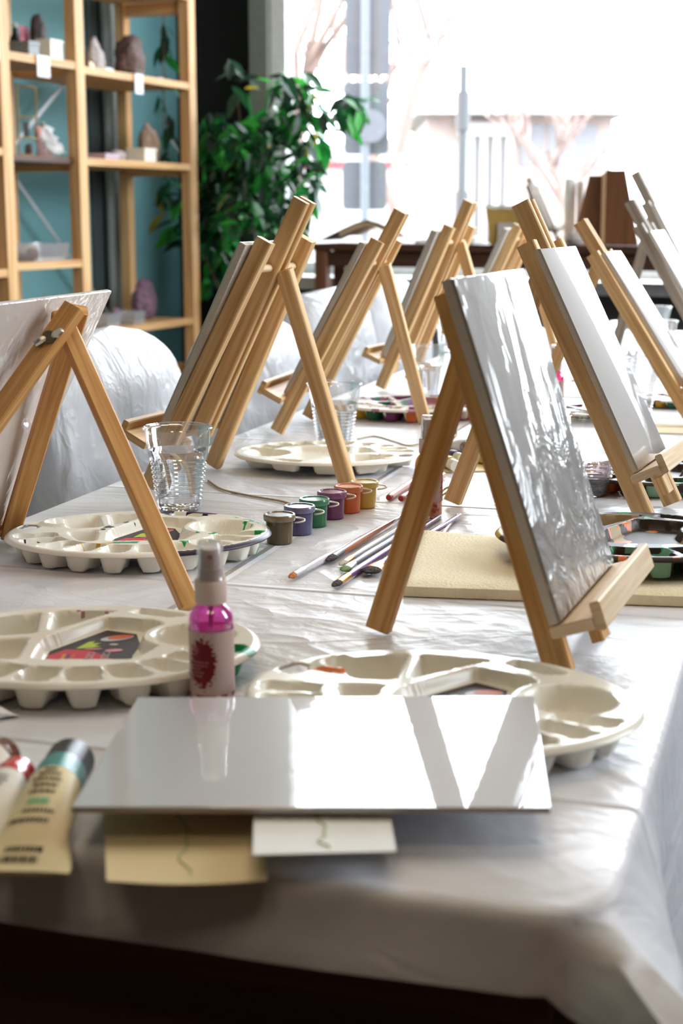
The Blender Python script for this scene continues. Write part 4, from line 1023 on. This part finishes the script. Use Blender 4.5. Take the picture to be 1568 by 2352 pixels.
ST_BRN = mat('brown_crystal_stone', (92, 66, 60), rough=.6, var=.5, vscale=60, bump=1, bscale=90); ST_GRY = mat('grey_stone', (168, 156, 152), rough=.7, var=.2, vscale=50, bump=.8, bscale=80); ST_PUR = mat('purple_crystal_stone', (122, 92, 110), rough=.4, var=.4, vscale=70, bump=1, bscale=90); ST_TAN = mat('taupe_stone', (150, 124, 104), rough=.7, var=.35, vscale=40, bump=.8, bscale=70); ST_DK = mat('dark_stone', (48, 34, 30), rough=.6, var=.4, vscale=50, bump=.8)
LVA, LVB, LVC = 1.556, 1.238, .616
rock('big dark brown crystal stone on the second board, before the teal wall', 300, LVA, .10, .150, .150, ST_BRN, 1)
rock('grey pointed stone on the second board beside the middle post', 217, LVA, .12, .095, .125, ST_GRY, 2, sharp=1.6)
rock('small pale stone at the right end of the second board', 368, LVA, .08, .05, .022, ST_GRY, 3)
rock('taupe peaked stone on the third board beside the white box', 343, LVB, .12, .115, .150, ST_TAN, 4, sharp=1.5)
rock('small grey stone on the third board left of the white box', 272, LVB, .08, .07, .04, ST_GRY, 5)
rock('tall purple-brown stone on the fourth board', 332, LVC, .14, .13, .165, ST_PUR, 6, sharp=1.5)
rock('purple stone between the trays on the fourth board', 266, LVC, .08, .042, .065, ST_PUR, 7)
rock('dark domed stone on the upper left board behind the white box', 92, LV_N[1], .105, .072, .155, ST_DK, 8, sharp=1.2)
rock('small grey stone right of the picture card on the left rail level', 156, LVB, .16, .04, .05, ST_GRY, 9)
def boxy(label, px, z, d_, sx_, sy_, sz, m, name='storage_box', cat='box', rz=0, open_=False, group='boxes and trays on the shelves', fill=None):
    o_ = onshelf(px, z, d_)
    mb = MB(); t = .003
    if open_:
        f = 1.12
        def lp(s_, z_, i=0): a, b = sx_/2*s_-i, sy_/2*s_-i; return [(-a, -b, z_), (a, -b, z_), (a, b, z_), (-a, b, z_)]
        L4 = [lp(.9, 0), lp(f*.9, sz), lp(f*.9, sz, t), lp(.9, t, t)]
        vs = [p for q in L4 for p in q]; fs = [(3, 2, 1, 0), (12, 13, 14, 15)]
        for k in range(3):
            for i in range(4): j = (i+1) % 4; fs.append((k*4+i, k*4+j, k*4+4+j, k*4+4+i))
        mb.add(vs, fs)
        o = mb.build(name, m, None, o_, RZ+rz, smooth=0)
        tag(o, label, cat, group)
        if fill:
            for k in range(7):
                b2 = MB().lathe([(0, 0), (.016, .002), (.02, .012), (.012, .024), (0, .028)], 7)
                o2 = b2.build('tumbled_stone', fill, None, o_+EX*(sx_*.8*(k/6-.5))+Vector((0, 0, t+.001))+GX*random.uniform(-.01, .01), random.random()*6, smooth=20)
                tag(o2, 'small purple tumbled stone lying in the clear tray: '+label[:0]+('one of the row in '+label).replace('clear plastic tray', 'that tray')[:60], 'stone', 'tumbled stones in '+label)
        return o
    mb.box((0, 0, sz/2), (sx_, sy_, sz), ch=.003)
    if True:
        mb.box((0, 0, sz-.006), (sx_+.006, sy_+.006, .012), ch=.002)
    return tag(mb.build(name, m, None, o_, RZ+rz), label, cat, group)
BOXW = mat('cream_white_box', (236, 230, 214), rough=.5); BOXG = mat('grey_box', (120, 124, 124), rough=.5); TRAY = thin_plastic('milky_tray_plastic', tint=(.95, .95, .95), gloss=.2, haze=.3)
boxy('white box on the upper left board, price tag hanging in front', 115, LV_N[1], .034, .075, .058, .068, BOXW)
boxy('grey box at the left of the white box on the upper left board', 56, LV_N[1], .05, .06, .08, .05, BOXG)
boxy('small white box on the third board before the taupe stone', 325, LVB, .05, .085, .08, .052, BOXW)
boxy('lilac tray at the left of the third board', 232, LVB, .06, .10, .10, .022, mat('lilac_tray', (196, 176, 190), rough=.5), open_=False)
boxy('clear plastic tray of purple stones on the lower left board', 92, LV_N[2], .07, .20, .12, .06, TRAY, 'clear_tray', open_=True, fill=None)
boxy('milky tray at the left of the fourth board', 238, LVC, .06, .10, .10, .05, TRAY, 'clear_tray', open_=True)
boxy('milky tray right of the purple stone on the fourth board', 300, LVC, .05, .085, .09, .05, TRAY, 'clear_tray', open_=True)
boxy('pink-patterned box top peeping over the large canvas', 88, LV_N[3], .06, .12, .10, .14, mat('pink_box', (206, 150, 170), rough=.5, var=.3, vscale=80))
boxy('white box top peeping over the large canvas, beside the middle post', 150, LV_N[3], .05, .045, .05, .16, BOXW)
boxy('small grey box on the lowest board beside the tall left easel', 357, LV_W[4], .06, .08, .08, .04, BOXG)
boxy('pale lilac stack at the left picture edge on the shelving', -34, .86, .08, .08, .1, .07, mat('lilac_tray', (196, 176, 190)))
rock('purple stone lying in the clear tray, left one', 76, LV_N[2]+.0045, .07, .055, .04, ST_PUR, 11)
rock('purple stone lying in the clear tray, right one', 108, LV_N[2]+.0045, .07, .055, .035, ST_PUR, 12)
bt = thing('dark_bottle', 'dark bottle at the right end of the upper left board', 'bottle', onshelf(152, LV_N[1], .20), RZ)
MB().lathe([(0, 0), (.018, 0), (.019, .004), (.019, .085), (.009, .105), (.008, .12)], 24).build('body', ST_DK, bt)
MB().lathe([(.0085, .121), (.0095, .121), (.0095, .135), (0, .136)], 20).build('cap', PAPER, bt)
def flatcard(label, px, z, d_, w_, h_, m, tilt=.15, rz=0, name='price_card', group='price cards on the shelves'):
    o_ = onshelf(px, z, d_); mb = MB(); a = Vector((1, 0, 0)); b = Vector((0, math.sin(tilt), math.cos(tilt)))
    mb.bar(b*0, b*h_, w_, .0015, a, .0003)
    return tag(mb.build(name, m, None, o_, RZ+rz), label, 'card', group)
def edge_tag(label, px, zt, h_, w_, m):
    o_ = onshelf(px, zt-h_, -.0245); mb = MB(); mb.box((0, 0, h_/2), (w_, .0012, h_)); mb.box((0, .0115, h_+.0006), (w_, .024, .0012))
    return tag(mb.build('price_tag', m, None, o_, RZ), label, 'price tag', 'paper tags hanging on shelf edges')
edge_tag('white paper tag hanging from the upper left board under the white box', 101, LV_N[1]+.001, .07, .075, PAPER)
edge_tag('white paper tag hanging from the second board below the big brown stone', 320, LVA+.001, .072, .058, PAPER)
edge_tag('paper tag hanging at the left picture edge of the shelving', -16, 1.601, .07, .07, PAPER)
flatcard('small white card lying before the big brown stone', 262, LVA, .04, .055, .035, PAPER, .9)
flatcard('tiny cream card before the grey pointed stone', 214, LVA, .035, .03, .03, CREAM, .3)
flatcard('pink and white card standing behind the boxes on the upper left board', 64, LV_N[1], .13, .06, .12, mat('pink_card', (214, 130, 150), rough=.6, var=.4, vscale=30), .1)
flatcard('small lilac card at the right end of the second board', 375, LVA, .04, .04, .02, mat('lilac_card', (196, 176, 206), rough=.6), .8)
flatcard('orange-red patterned picture card leaning beside the wire frame', 108, 1.241, .09, .085, .105, mat('orange_patterned_card', (178, 92, 60), rough=.5, var=.6, vscale=45), .2, name='picture_card')
# wire frame, cloth scrap
wf = thing('wire_frame', 'thin gold wire frame standing on the left rail level', 'frame', onshelf(66, 1.241, .10), RZ)
mb = MB(); W_, H_ = .115, .235
for a, b in (((-W_/2, 0, 0), (-W_/2, 0, H_)), ((W_/2, 0, 0), (W_/2, 0, H_)), ((-W_/2, 0, H_), (W_/2, 0, H_)), ((-W_/2, 0, .13), (W_/2, 0, .13)), ((-W_/2, 0, .06), (W_/2, 0, .06)), ((-W_/2, 0, .003), (W_/2, 0, .003))): mb.tube([a, b], .003, 8)
mb.build('wire', mat('brass_wire', (150, 116, 60), rough=.35, metal=.8), wf)
MB().box((.0, .006, .09), (.03, .004, .05)).build('hanging_charm', ST_DK, wf)
mb = MB()
def scrap(i, j):
    u, v = i/13, j/15; return (-.05+.08*u+.03*v+.01*nz((u, v, 1), 4), .02*nz((u, v, 2), 5)+.015*math.sin(u*9+v*3), .11*(1-v)*(1-.4*u)+.004)
mb.grid(scrap, 14, 16)
o = mb.build('white_cloth_scrap', PAPER, None, onshelf(120, 1.2425, .05), RZ, smooth=60); o.modifiers.new('thick', 'SOLIDIFY').thickness = .002
tag(o, 'crumpled white scrap of cloth before the picture card', 'cloth')
MB_b = MB().box((-.455/2, DEP/2, 1.226), (.455-.056, DEP, .022)); MB_b.build('shelf_board', DARKWOOD, sh)

#@@PLANTS
# ================================================================== PLANTS
LG = [leaf_mat('leaf_green', (34, 120, 48)), leaf_mat('leaf_deep_green', (24, 70, 40)), leaf_mat('leaf_dark', (30, 48, 34)), leaf_mat('leaf_bright', (60, 160, 60)), leaf_mat('leaf_yellowing', (170, 150, 40))]
def leaf(mb, p, d, up_, ln, wd, mi):
    d = d.normalized(); s = d.cross(up_).normalized(); n_ = s.cross(d)
    sh_ = [(0, 0), (.22, .72), (.5, 1), (.78, .62), (1, 0)]; vs = []; fs = []
    for t, w_ in sh_:
        dr_ = -.18*ln*t*t; c = p+d*(ln*t)+Vector((0, 0, dr_))
        vs += [c-s*wd*w_/2+n_*wd*.16*w_, c, c+s*wd*w_/2+n_*wd*.16*w_]
    for i in range(4): fs += [(i*3, i*3+1, i*3+4, i*3+3), (i*3+1, i*3+2, i*3+5, i*3+4)]
    mb.add(vs, fs, mi)
rnd = random.Random(5)
def foliage(mb, clusters, Y0, YS, scale=1., org_=Vector((0, 0, 0)), lens=(.07, .12), down=.55, safe=None):
    cs = []
    for (px, py, rx, ry, n_) in clusters:
        n_ = int(n_)
        for _ in range(n_):
            a = rnd.random()*2*PI; r = math.sqrt(rnd.random()); Y = Y0+rnd.uniform(-YS, YS)
            p = at(px+rx*r*math.cos(a), py+ry*r*math.sin(a), Y)
            if safe: p = safe(p)
            d = Vector((rnd.gauss(0, .7), rnd.gauss(0, .5), -down+rnd.gauss(0, .5)))
            if d.length < .2: d = Vector((.3, 0, -1))
            u = Vector((rnd.gauss(0, .5), rnd.gauss(-.3, .5), 1))
            if abs(d.normalized().dot(u.normalized())) > .95: u = Vector((1, .2, .1))
            ln = rnd.uniform(*lens)*scale; q = rnd.random()
            mi = 0 if q < .30 else 1 if q < .60 else 2 if q < .90 else 3 if q < .985 else 4
            leaf(mb, p-org_, d, u, ln, ln*rnd.uniform(.36, .5), mi); cs.append(p-org_)
    return cs
PYY = 6.32
pot_c = Vector((at(575, 700, PYY).x, PYY, 0))
def keep_in(p):
    # stay on the room side of the window wall and off the shelving
    i = (K-p).dot(EX)
    p = p-EX*max(0, .16-i); k = (p-P2).dot(EX)
    if k < 1.0 and p.x < -.47:
        t = (1.0+rnd.random()*.07-k)/(p-CAM).normalized().dot(EX); p = p+(p-CAM).normalized()*t
    return p
fc = thing('potted_ficus', 'tall bushy green ficus standing by the window beside the shelving', 'plant', pot_c)
mb = MB()
foliage(mb, [(692, 215, 42, 60, 40), (660, 250, 60, 70, 50), (640, 195, 30, 40, 8), (545, 190, 28, 34, 12), (805, 240, 34, 32, 22), (775, 275, 22, 34, 7), (745, 300, 22, 46, 10), (640, 330, 85, 70, 75), (560, 330, 90, 75, 85), (485, 300, 30, 45, 30), (520, 430, 70, 90, 110), (630, 440, 95, 75, 85), (690, 400, 48, 60, 40),
             (485, 480, 26, 90, 45), (560, 545, 80, 60, 70), (640, 520, 55, 50, 25), (490, 610, 34, 60, 22), (560, 640, 50, 40, 16), (395, 470, 44, 60, 22), (415, 540, 30, 40, 8)], PYY, .16, org_=pot_c, safe=keep_in)
mb.build('foliage', LG, fc, smooth=30)
BARK = mat('thin_brown_stem', (96, 78, 58), rough=.8)
mb = MB()
for k, (px, py) in enumerate(((500, 300), (545, 210), (600, 330), (690, 200), (800, 250), (640, 400), (480, 480), (560, 480), (700, 420), (400, 460))):
    t = keep_in(at(px, py, PYY+.08*math.sin(k*2)))-pot_c; b = Vector((.05*math.cos(k), .05*math.sin(k), .40)); m_ = b.lerp(t, .5)+Vector((.0, 0, .15))
    mb.tube(bez([b, m_*.7+b*.3, t], 8), [.008-.006*q/16 for q in range(17)], 6)
mb.build('stems', BARK, fc)
MB().lathe([(0, 0), (.10, 0), (.115, .02), (.14, .38), (.15, .39), (.15, .42), (.135, .42), (.13, .395), (0, .39)], 32).build('pot', mat('brown_pot', (96, 70, 54), rough=.6), fc)
vn = thing('hanging_vine', 'green trailing vine hanging down the teal wall behind the shelving', 'plant', at(378, 20, 6.62))
mb = MB(); og = vn.location.copy()
def on_wall(p):
    j = (p-K).dot(GX); return p+GX*max(0, .0-j)
foliage(mb, [(378, 70, 7, 22, 4), (377, 110, 8, 20, 4), (383, 172, 10, 14, 2), (366, 215, 7, 10, 2), (378, 238, 5, 6, 1), (394, 272, 12, 20, 4), (380, 300, 9, 16, 3), (386, 350, 12, 20, 3)], 6.55, .02, org_=og, lens=(.06, .10), down=1.2, safe=on_wall)
mb.build('leaves', LG, vn, smooth=30)
MB().tube(bez([on_wall(at(376, y, 6.55+.01*math.sin(y)))-og for y in (-150, 20, 90, 170, 250, 330)], 5), .003, 6).build('stem', BARK, vn)

#@@BACK
# ================================================================== BENCH UNDER THE WINDOW AND WHAT STANDS ON IT
BT = .925
bA = at(718, 560, 6.08); bO = Vector((bA.x, bA.y, 0)); BRZ = math.atan2(GX.y, GX.x)
bench = thing('wooden_bench', 'brown wooden bench table in front of the window sill', 'table', bO, BRZ)      # local x runs right along the window, y towards it
BL, BD = 2.6, .25
MB().box((BL/2, BD/2, BT-.014), (BL, BD, .028)).build('benchtop', DARKWOOD, bench)
mb = MB(); mb.box((BL/2, .03, BT-.06), (BL-.1, .02, .06)); mb.box((BL/2, BD-.03, BT-.06), (BL-.1, .02, .06)); mb.build('apron', DARKWOOD, bench)
BENCHL = wood('reddish_bench_leg', (128, 84, 58), (92, 56, 38), along=2., across=60.)
for x in (.03, BL-.04):
    for y in (.03, BD-.03): MB().bar((x, y, 0), (x, y, BT-.0285), .05, .05).build('leg', BENCHL, bench)
def onbench(px, d_, lift=0):
    o = bO+EX*d_; u = (px-784)/F
    p = o.copy()
    for _ in range(4):
        zc = Vector((p.x, p.y, BT-HC)).dot(FW); hx, hy = u*zc, p.y
        k = (o.x*hy-o.y*hx)/(GX.y*hx-GX.x*hy); p = o+GX*k
    return Vector((p.x, p.y, BT+.0006+lift))
BRN_B = mat('brown_cover_board', (96, 66, 44), rough=.5, var=.1); PAGE = mat('tan_page_block', (196, 170, 132), rough=.8)
ob = thing('open_book', 'open brown book lying face down like a low roof on the bench', 'book', onbench(866, .12), BRZ)
for sgn in (-1, 1):
    mb = MB(); prof = [(0, .088), (.05, .076), (.12, .046), (.20, .010)]
    for thk, y0, y1, m, nm in ((.005, -.11, .11, BRN_B, 'cover'), (.018, -.105, .105, PAGE, 'pages')):
        mb = MB(); dz = 0 if nm == 'cover' else -.0055
        vs = []
        for x, z in (prof if nm == 'cover' else prof[:-1]):
            for y in (y0, y1):
                zt = z+dz+.004; zb_ = max(zt-thk, .0005)
                vs += [(sgn*x, y, zb_), (sgn*x, y, zt)]
        m_n = len(vs)//4; fs = []
        for i in range(m_n-1):
            a = i*4; b = a+4; fs += [(a+1, b+1, b+3, a+3), (a, a+2, b+2, b), (a, b, b+1, a+1), (a+2, a+3, b+3, b+2)]
        fs += [(0, 1, 3, 2), ((m_n-1)*4, (m_n-1)*4+2, (m_n-1)*4+3, (m_n-1)*4+1)]
        mb.add(vs, fs).build(nm, m, ob, smooth=30)
for k in range(3):
    tag(MB().box((0, 0, .004), (.24-.03*k, .17-.01*k, .008)).build('paper_pad', PAPER, None, onbench(1036+6*k, .14, .0088*k), BRZ+.05*k), ('white paper pad, bottom of the pile beside the open book', 'white paper pad, middle of the pile beside the open book', 'white paper pad, top of the pile beside the open book')[k], 'paper', 'paper pads on the bench')
CARDB = mat('yellow_tan_cardboard', (198, 160, 88), rough=.7)
yb = thing('cardboard_box', 'yellow-tan open box with a white top edge standing on the bench', 'box', onbench(1168, .15), BRZ)
mb = MB()
def lp(a, b, z): return [(-a, -b, z), (a, -b, z), (a, b, z), (-a, b, z)]
L4 = [lp(.060, .05, 0), lp(.078, .06, .135), lp(.075, .057, .135), lp(.057, .047, .003)]
vs = [p for q in L4 for p in q]; fs = [(3, 2, 1, 0), (12, 13, 14, 15)]+[(k*4+i, k*4+(i+1) % 4, k*4+4+(i+1) % 4, k*4+4+i) for k in range(3) for i in range(4)]
mb.add(vs, fs).build('box_body', CARDB, yb, smooth=0)
mb = MB(); mb.add([p for q in (lp(.080, .062, .136), lp(.082, .064, .146), lp(.072, .055, .146), lp(.072, .055, .136)) for p in q], [(k*4+i, k*4+(i+1) % 4, ((k+1) % 4)*4+(i+1) % 4, ((k+1) % 4)*4+i) for k in range(4) for i in range(4)])
mb.build('white_rim', PAPER, yb, smooth=0)
MB().box((.012, -.062, .045), (.075, .004, .07)).build('pale_patch', mat('pale_grey_patch', (200, 196, 190), rough=.6), yb)
# brown boards folded like a tent
tn = thing('folding_board', 'dark brown folded boards standing upright on the bench against the window', 'board', onbench(1384, .14), BRZ)
BRB = wood('brown_hardboard', (124, 78, 46), (90, 54, 32), along=2., across=30.)
def trap(x0, x1, x2, x3, z1, y0, y1, t=.012):
    lo = [(x0, y0, 0), (x1, y0, 0), (x1, y0+t, 0), (x0, y0+t, 0)]; hi = [(x2, y1, z1), (x3, y1, z1), (x3, y1+t, z1), (x2, y1+t, z1)]
    mb = MB().hexa(lo, hi); mb.uv = [[(v[2], v[0]) for v in (mb.v[i] for i in f)] for f in mb.f]; return mb
trap(-.105, .015, -.060, -.005, .255, -.06, -.005).build('panel', BRB, tn, smooth=0)
trap(.018, .150, .0, .075, .275, -.075, .0).build('panel', BRB, tn, smooth=0)
MB().bar((.016, -.078, 0), (-.002, -.012, .262), .012, .014).build('strap', mat('tan_strap', (176, 140, 100), rough=.6), tn)
for k, (px, d_, hh, r) in enumerate(((1306, .20, .245, .022), (1330, .205, .235, .015))):
    r_ = thing('paper_roll', ('white paper roll standing on the bench, left and thicker', 'white paper roll standing on the bench, right and thinner')[k], 'paper roll', onbench(px, d_), 0, 'paper rolls on the bench')
    MB().lathe([(r-.006, .002), (r-.006, hh), (r, hh), (r, 0), (r-.006, .002)], 28).build('roll', PAPER, r_)
q = onbench(1274, .09)
easel('table_easel', 'small easel standing on the bench beside the paper rolls', 'R', q.x, q.y, .45, .42, .12, .09, .24, .27, .10, .21, 0, None, (-.07, .07, .05), z0=BT+.0006, group='easel on the window bench', woodm=PINE_G)
rock_o = MB().lathe([(0, 0), (.03, .003), (.036, .02), (.024, .042), (0, .05)], 14)
tag(rock_o.build('pebble', ST_GRY, None, onbench(1322, .04)), 'grey pebble on the bench edge before the paper rolls', 'stone')
# plant trailing things on the sill
dc = RM(.16, 1.02, WZ0)
sd = thing('dried_twig_pot', 'small pot of dried twigs on the window sill above the open book', 'plant', dc+Vector((0, 0, .0005)))
MB().lathe([(0, 0), (.03, 0), (.04, .06), (.034, .06), (.03, .05), (0, .05)], 20).build('pot', GREYM, sd)
mb = MB()
for k in range(14):
    a = k*2.4; r_ = .03+.05*((k*37) % 10)/10; mb.tube(bez([(0, 0, .05), (r_*.4*math.cos(a), r_*.4*math.sin(a), .13), (r_*math.cos(a), r_*math.sin(a), .20+.004*k)], 4), .0022, 5)
mb.build('twigs', mat('pale_dry_twig', (196, 188, 172), rough=.8), sd)
rw = RM(.22, 1.55, WZ0); 
# low cupboard fronts under the sill
tag(slab(MB(), .012, .20, .6, 4.0, .12, .58).build('radiator', mat('grey_radiator_paint', (120, 118, 118), rough=.6), None, smooth=0), 'grey radiator casing under the window sill', 'radiator')
#@@OUTSIDE
# ================================================================== OUTSIDE
GZ = -.15
PAVE = mat('pale_pavement', (112, 110, 106), rough=.9, var=.06, vscale=2)
g = MB().box((0, 40, GZ-.06), (120, 66, .1)); struct(g.build('ground', PAVE, None, smooth=0))
BRICK = mat('pink_brick', (152, 136, 130), rough=.9, var=.06, vscale=3); STONE = mat('pale_stone', (146, 142, 140), rough=.8, var=.04, vscale=2); GLZ = mat('dark_window_glass', (100, 98, 104), rough=.2)
YB = 34.
def bp(px, py): return at(px, py, YB)
bl = thing('brick_building', 'pale pink building with a columned porch across the street', 'building', Vector((bp(1200, 300).x, YB, GZ)))
def rel(px, py): p = bp(px, py); return p.x-bl.location.x, p.z-GZ
x0, zt = rel(985, 262); x1, _ = rel(1420, 262); zc = rel(1000, 222)[1]; zb = 0
mb = MB(); mb.box(((x0+x1)/2, 4.2, zt/2), (x1-x0, 7., zt)); mb.build('walls', BRICK, bl, smooth=0)
mb = MB(); mb.box(((x0+x1)/2, 3.9, (zt+zc)/2), (x1-x0+.6, 8.2, zc-zt)); mb.build('cornice', STONE, bl, smooth=0)
cx0, cz1 = rel(1085, 310); cx1, _ = rel(1175, 310)
mb = MB(); mb.box(((cx0+cx1)/2, .55, cz1+.14), (cx1-cx0+.6, .5, .3)); mb.build('porch_lintel', STONE, bl, smooth=0)
for k in range(4): MB().tube([((cx0+(cx1-cx0)*k/3), .45, 0), ((cx0+(cx1-cx0)*k/3), .45, cz1)], .12, 14).build('column', STONE, bl)
MB().box(((cx0+cx1)/2, .66, cz1/2), (cx1-cx0-.1, .06, cz1)).build('porch_window', mat('dark_porch_glass', (72, 72, 78), rough=.3), bl, smooth=0)
x_, z_ = rel(1250, 195); MB().lathe([(.7, zc), (.66, zc+.25), (.4, zc+.5), (.12, zc+.62), (.1, z_-.1), (0, z_)], 16, c=(x_, 2.2, 0)).build('cupola', STONE, bl)
for k in range(3):
    xa, za = rel(1230+62*k, 330); MB().box((xa, .68, za), (.5, .06, .9)).build('window', GLZ, bl, smooth=0)
# shop with red stripe on the left
YS_ = 26.
sb = thing('shop_building', 'pale shop front with a red stripe across the street', 'building', Vector((at(760, 400, YS_).x, YS_, GZ)))
def r2(px, py): p = at(px, py, YS_); return p.x-sb.location.x, p.z-GZ
xa, z1_ = r2(560, 330); xb, _ = r2(985, 330)
MB().box(((xa+xb)/2, 3.05, z1_/2), (xb-xa, 6, z1_)).build('walls', STONE, sb, smooth=0)
_, zr0 = r2(760, 385); _, zr1 = r2(760, 371)
xr0, _ = r2(650, 371); xr1, _ = r2(938, 371)
MB().box(((xr0+xr1)/2, .02, (zr0+zr1)/2), (xr1-xr0, .06, zr1-zr0)).build('red_stripe', mat('red_stripe_paint', (128, 44, 52), rough=.6), sb, smooth=0)
# signs on a post, seen from behind
YP = 10.5
sg_ = thing('sign_post', 'three grey rounded sign panels on a pale post outside the window', 'sign', Vector((at(838, 300, YP).x, YP, GZ)))
def r3(px, py): p = at(px, py, YP); return p.x-sg_.location.x, p.z-GZ
PANG = mat('grey_sign_back', (70, 70, 75), rough=.6, var=.05, vscale=4); POSTW = mat('pale_post_paint', (88, 90, 96), rough=.5)
for (xa, ya, xb, yb_) in ((792, -60, 897, 172), (789, 186, 893, 354), (786, 370, 888, 482)):
    (X0, Z1), (X1, Z0) = r3(xa, ya), r3(xb, yb_); cx_, cz_, hx_, hz_ = (X0+X1)/2, (Z0+Z1)/2, (X1-X0)/2, (Z1-Z0)/2
    pl = rrect(hx_, hz_, .035, 5); n_ = len(pl); mb = MB()
    vs = [(cx_+a, .05, cz_+b) for a, b in pl]+[(cx_+a, .065, cz_+b) for a, b in pl]
    mb.add(vs, [tuple(range(n_)), tuple(range(2*n_-1, n_-1, -1))]+[(i, n_+i, n_+(i+1) % n_, (i+1) % n_) for i in range(n_)]); mb.build('sign_panel', PANG, sg_, smooth=30)
MB().tube([(0, 0, 0), (0, 0, r3(838, -80)[1])], .030, 14).build('post', POSTW, sg_)
cxd, czd = r3(850, 290); mb = MB(); dsk = ell(cxd, czd, .11, .11); n_ = len(dsk)
mb.add([(a, -.05, b) for a, b in dsk]+[(a, -.035, b) for a, b in dsk], [tuple(range(n_)), tuple(range(2*n_-1, n_-1, -1))]+[(i, n_+i, n_+(i+1) % n_, (i+1) % n_) for i in range(n_)]); mb.build('round_sign', mat('pale_round_sign', (84, 84, 90), rough=.6), sg_)
# street lamp post
YLp = 16.
lpb = thing('lamp_post', 'grey street lamp post with a wide sleeve outside the window', 'lamp post', Vector((at(1061, 400, YLp).x, YLp, GZ)))
def r4(px, py): p = at(px, py, YLp); return p.x-lpb.location.x, p.z-GZ
GP = mat('grey_lamp_post', (58, 58, 60), rough=.5)
MB().tube([(0, 0, 0), (0, 0, r4(1061, 150)[1])], .046, 14).build('pole', GP, lpb)
MB().tube([(0, 0, r4(0, 300)[1]), (0, 0, r4(0, 210)[1])], .070, 14).build('sleeve', GP, lpb)
MB().tube([(0, 0, 0), (0, 0, r4(0, 440)[1])], .075, 14).build('base', GP, lpb)
# bare trees
def tree(label, px, Yt, h_, seed, trunk_r=.09):
    r_ = random.Random(seed); t = thing('bare_tree', label, 'tree', Vector((at(px, 300, Yt).x, Yt, GZ)), 0, 'bare trees in the street'); mb = MB(); tw_ = MB()
    def br(p, d, ln, rad, lev):
        q = p+d*ln+Vector((r_.uniform(-.1, .1), r_.uniform(-.1, .1), 0))*ln; m_ = p.lerp(q, .5)+Vector((r_.uniform(-.06, .06), r_.uniform(-.06, .06), 0))*ln
        (mb if lev < 2 else tw_).tube([p, m_, q], [rad, rad*.85, rad*.65], 7 if lev < 2 else 5, cap=False)
        if lev < 5:
            for k in range(3 if lev < 3 else 2):
                nd = (d+Vector((r_.uniform(-.8, .8), r_.uniform(-.8, .8), r_.uniform(-.15, .5)))).normalized(); br(p.lerp(q, r_.uniform(.5, 1)), nd, ln*r_.uniform(.6, .82), rad*.58, lev+1)
    br(Vector((0, 0, 0)), Vector((0, 0, 1)), h_*.34, trunk_r, 0)
    mb.build('trunk', TRK, t); tw_.build('branches', TRK, t)
TRK = mat('pinkish_bark', (128, 108, 102), rough=.9, var=.1)
tree('bare pinkish tree outside, left of the grey sign panels', 700, 13., 5.2, 3, .10)
tree('bare pinkish tree outside, right of the grey sign panels', 940, 15., 5.2, 8, .11)
tree('bare tree outside in front of the pink building', 1300, 24., 4.2, 12, .10)
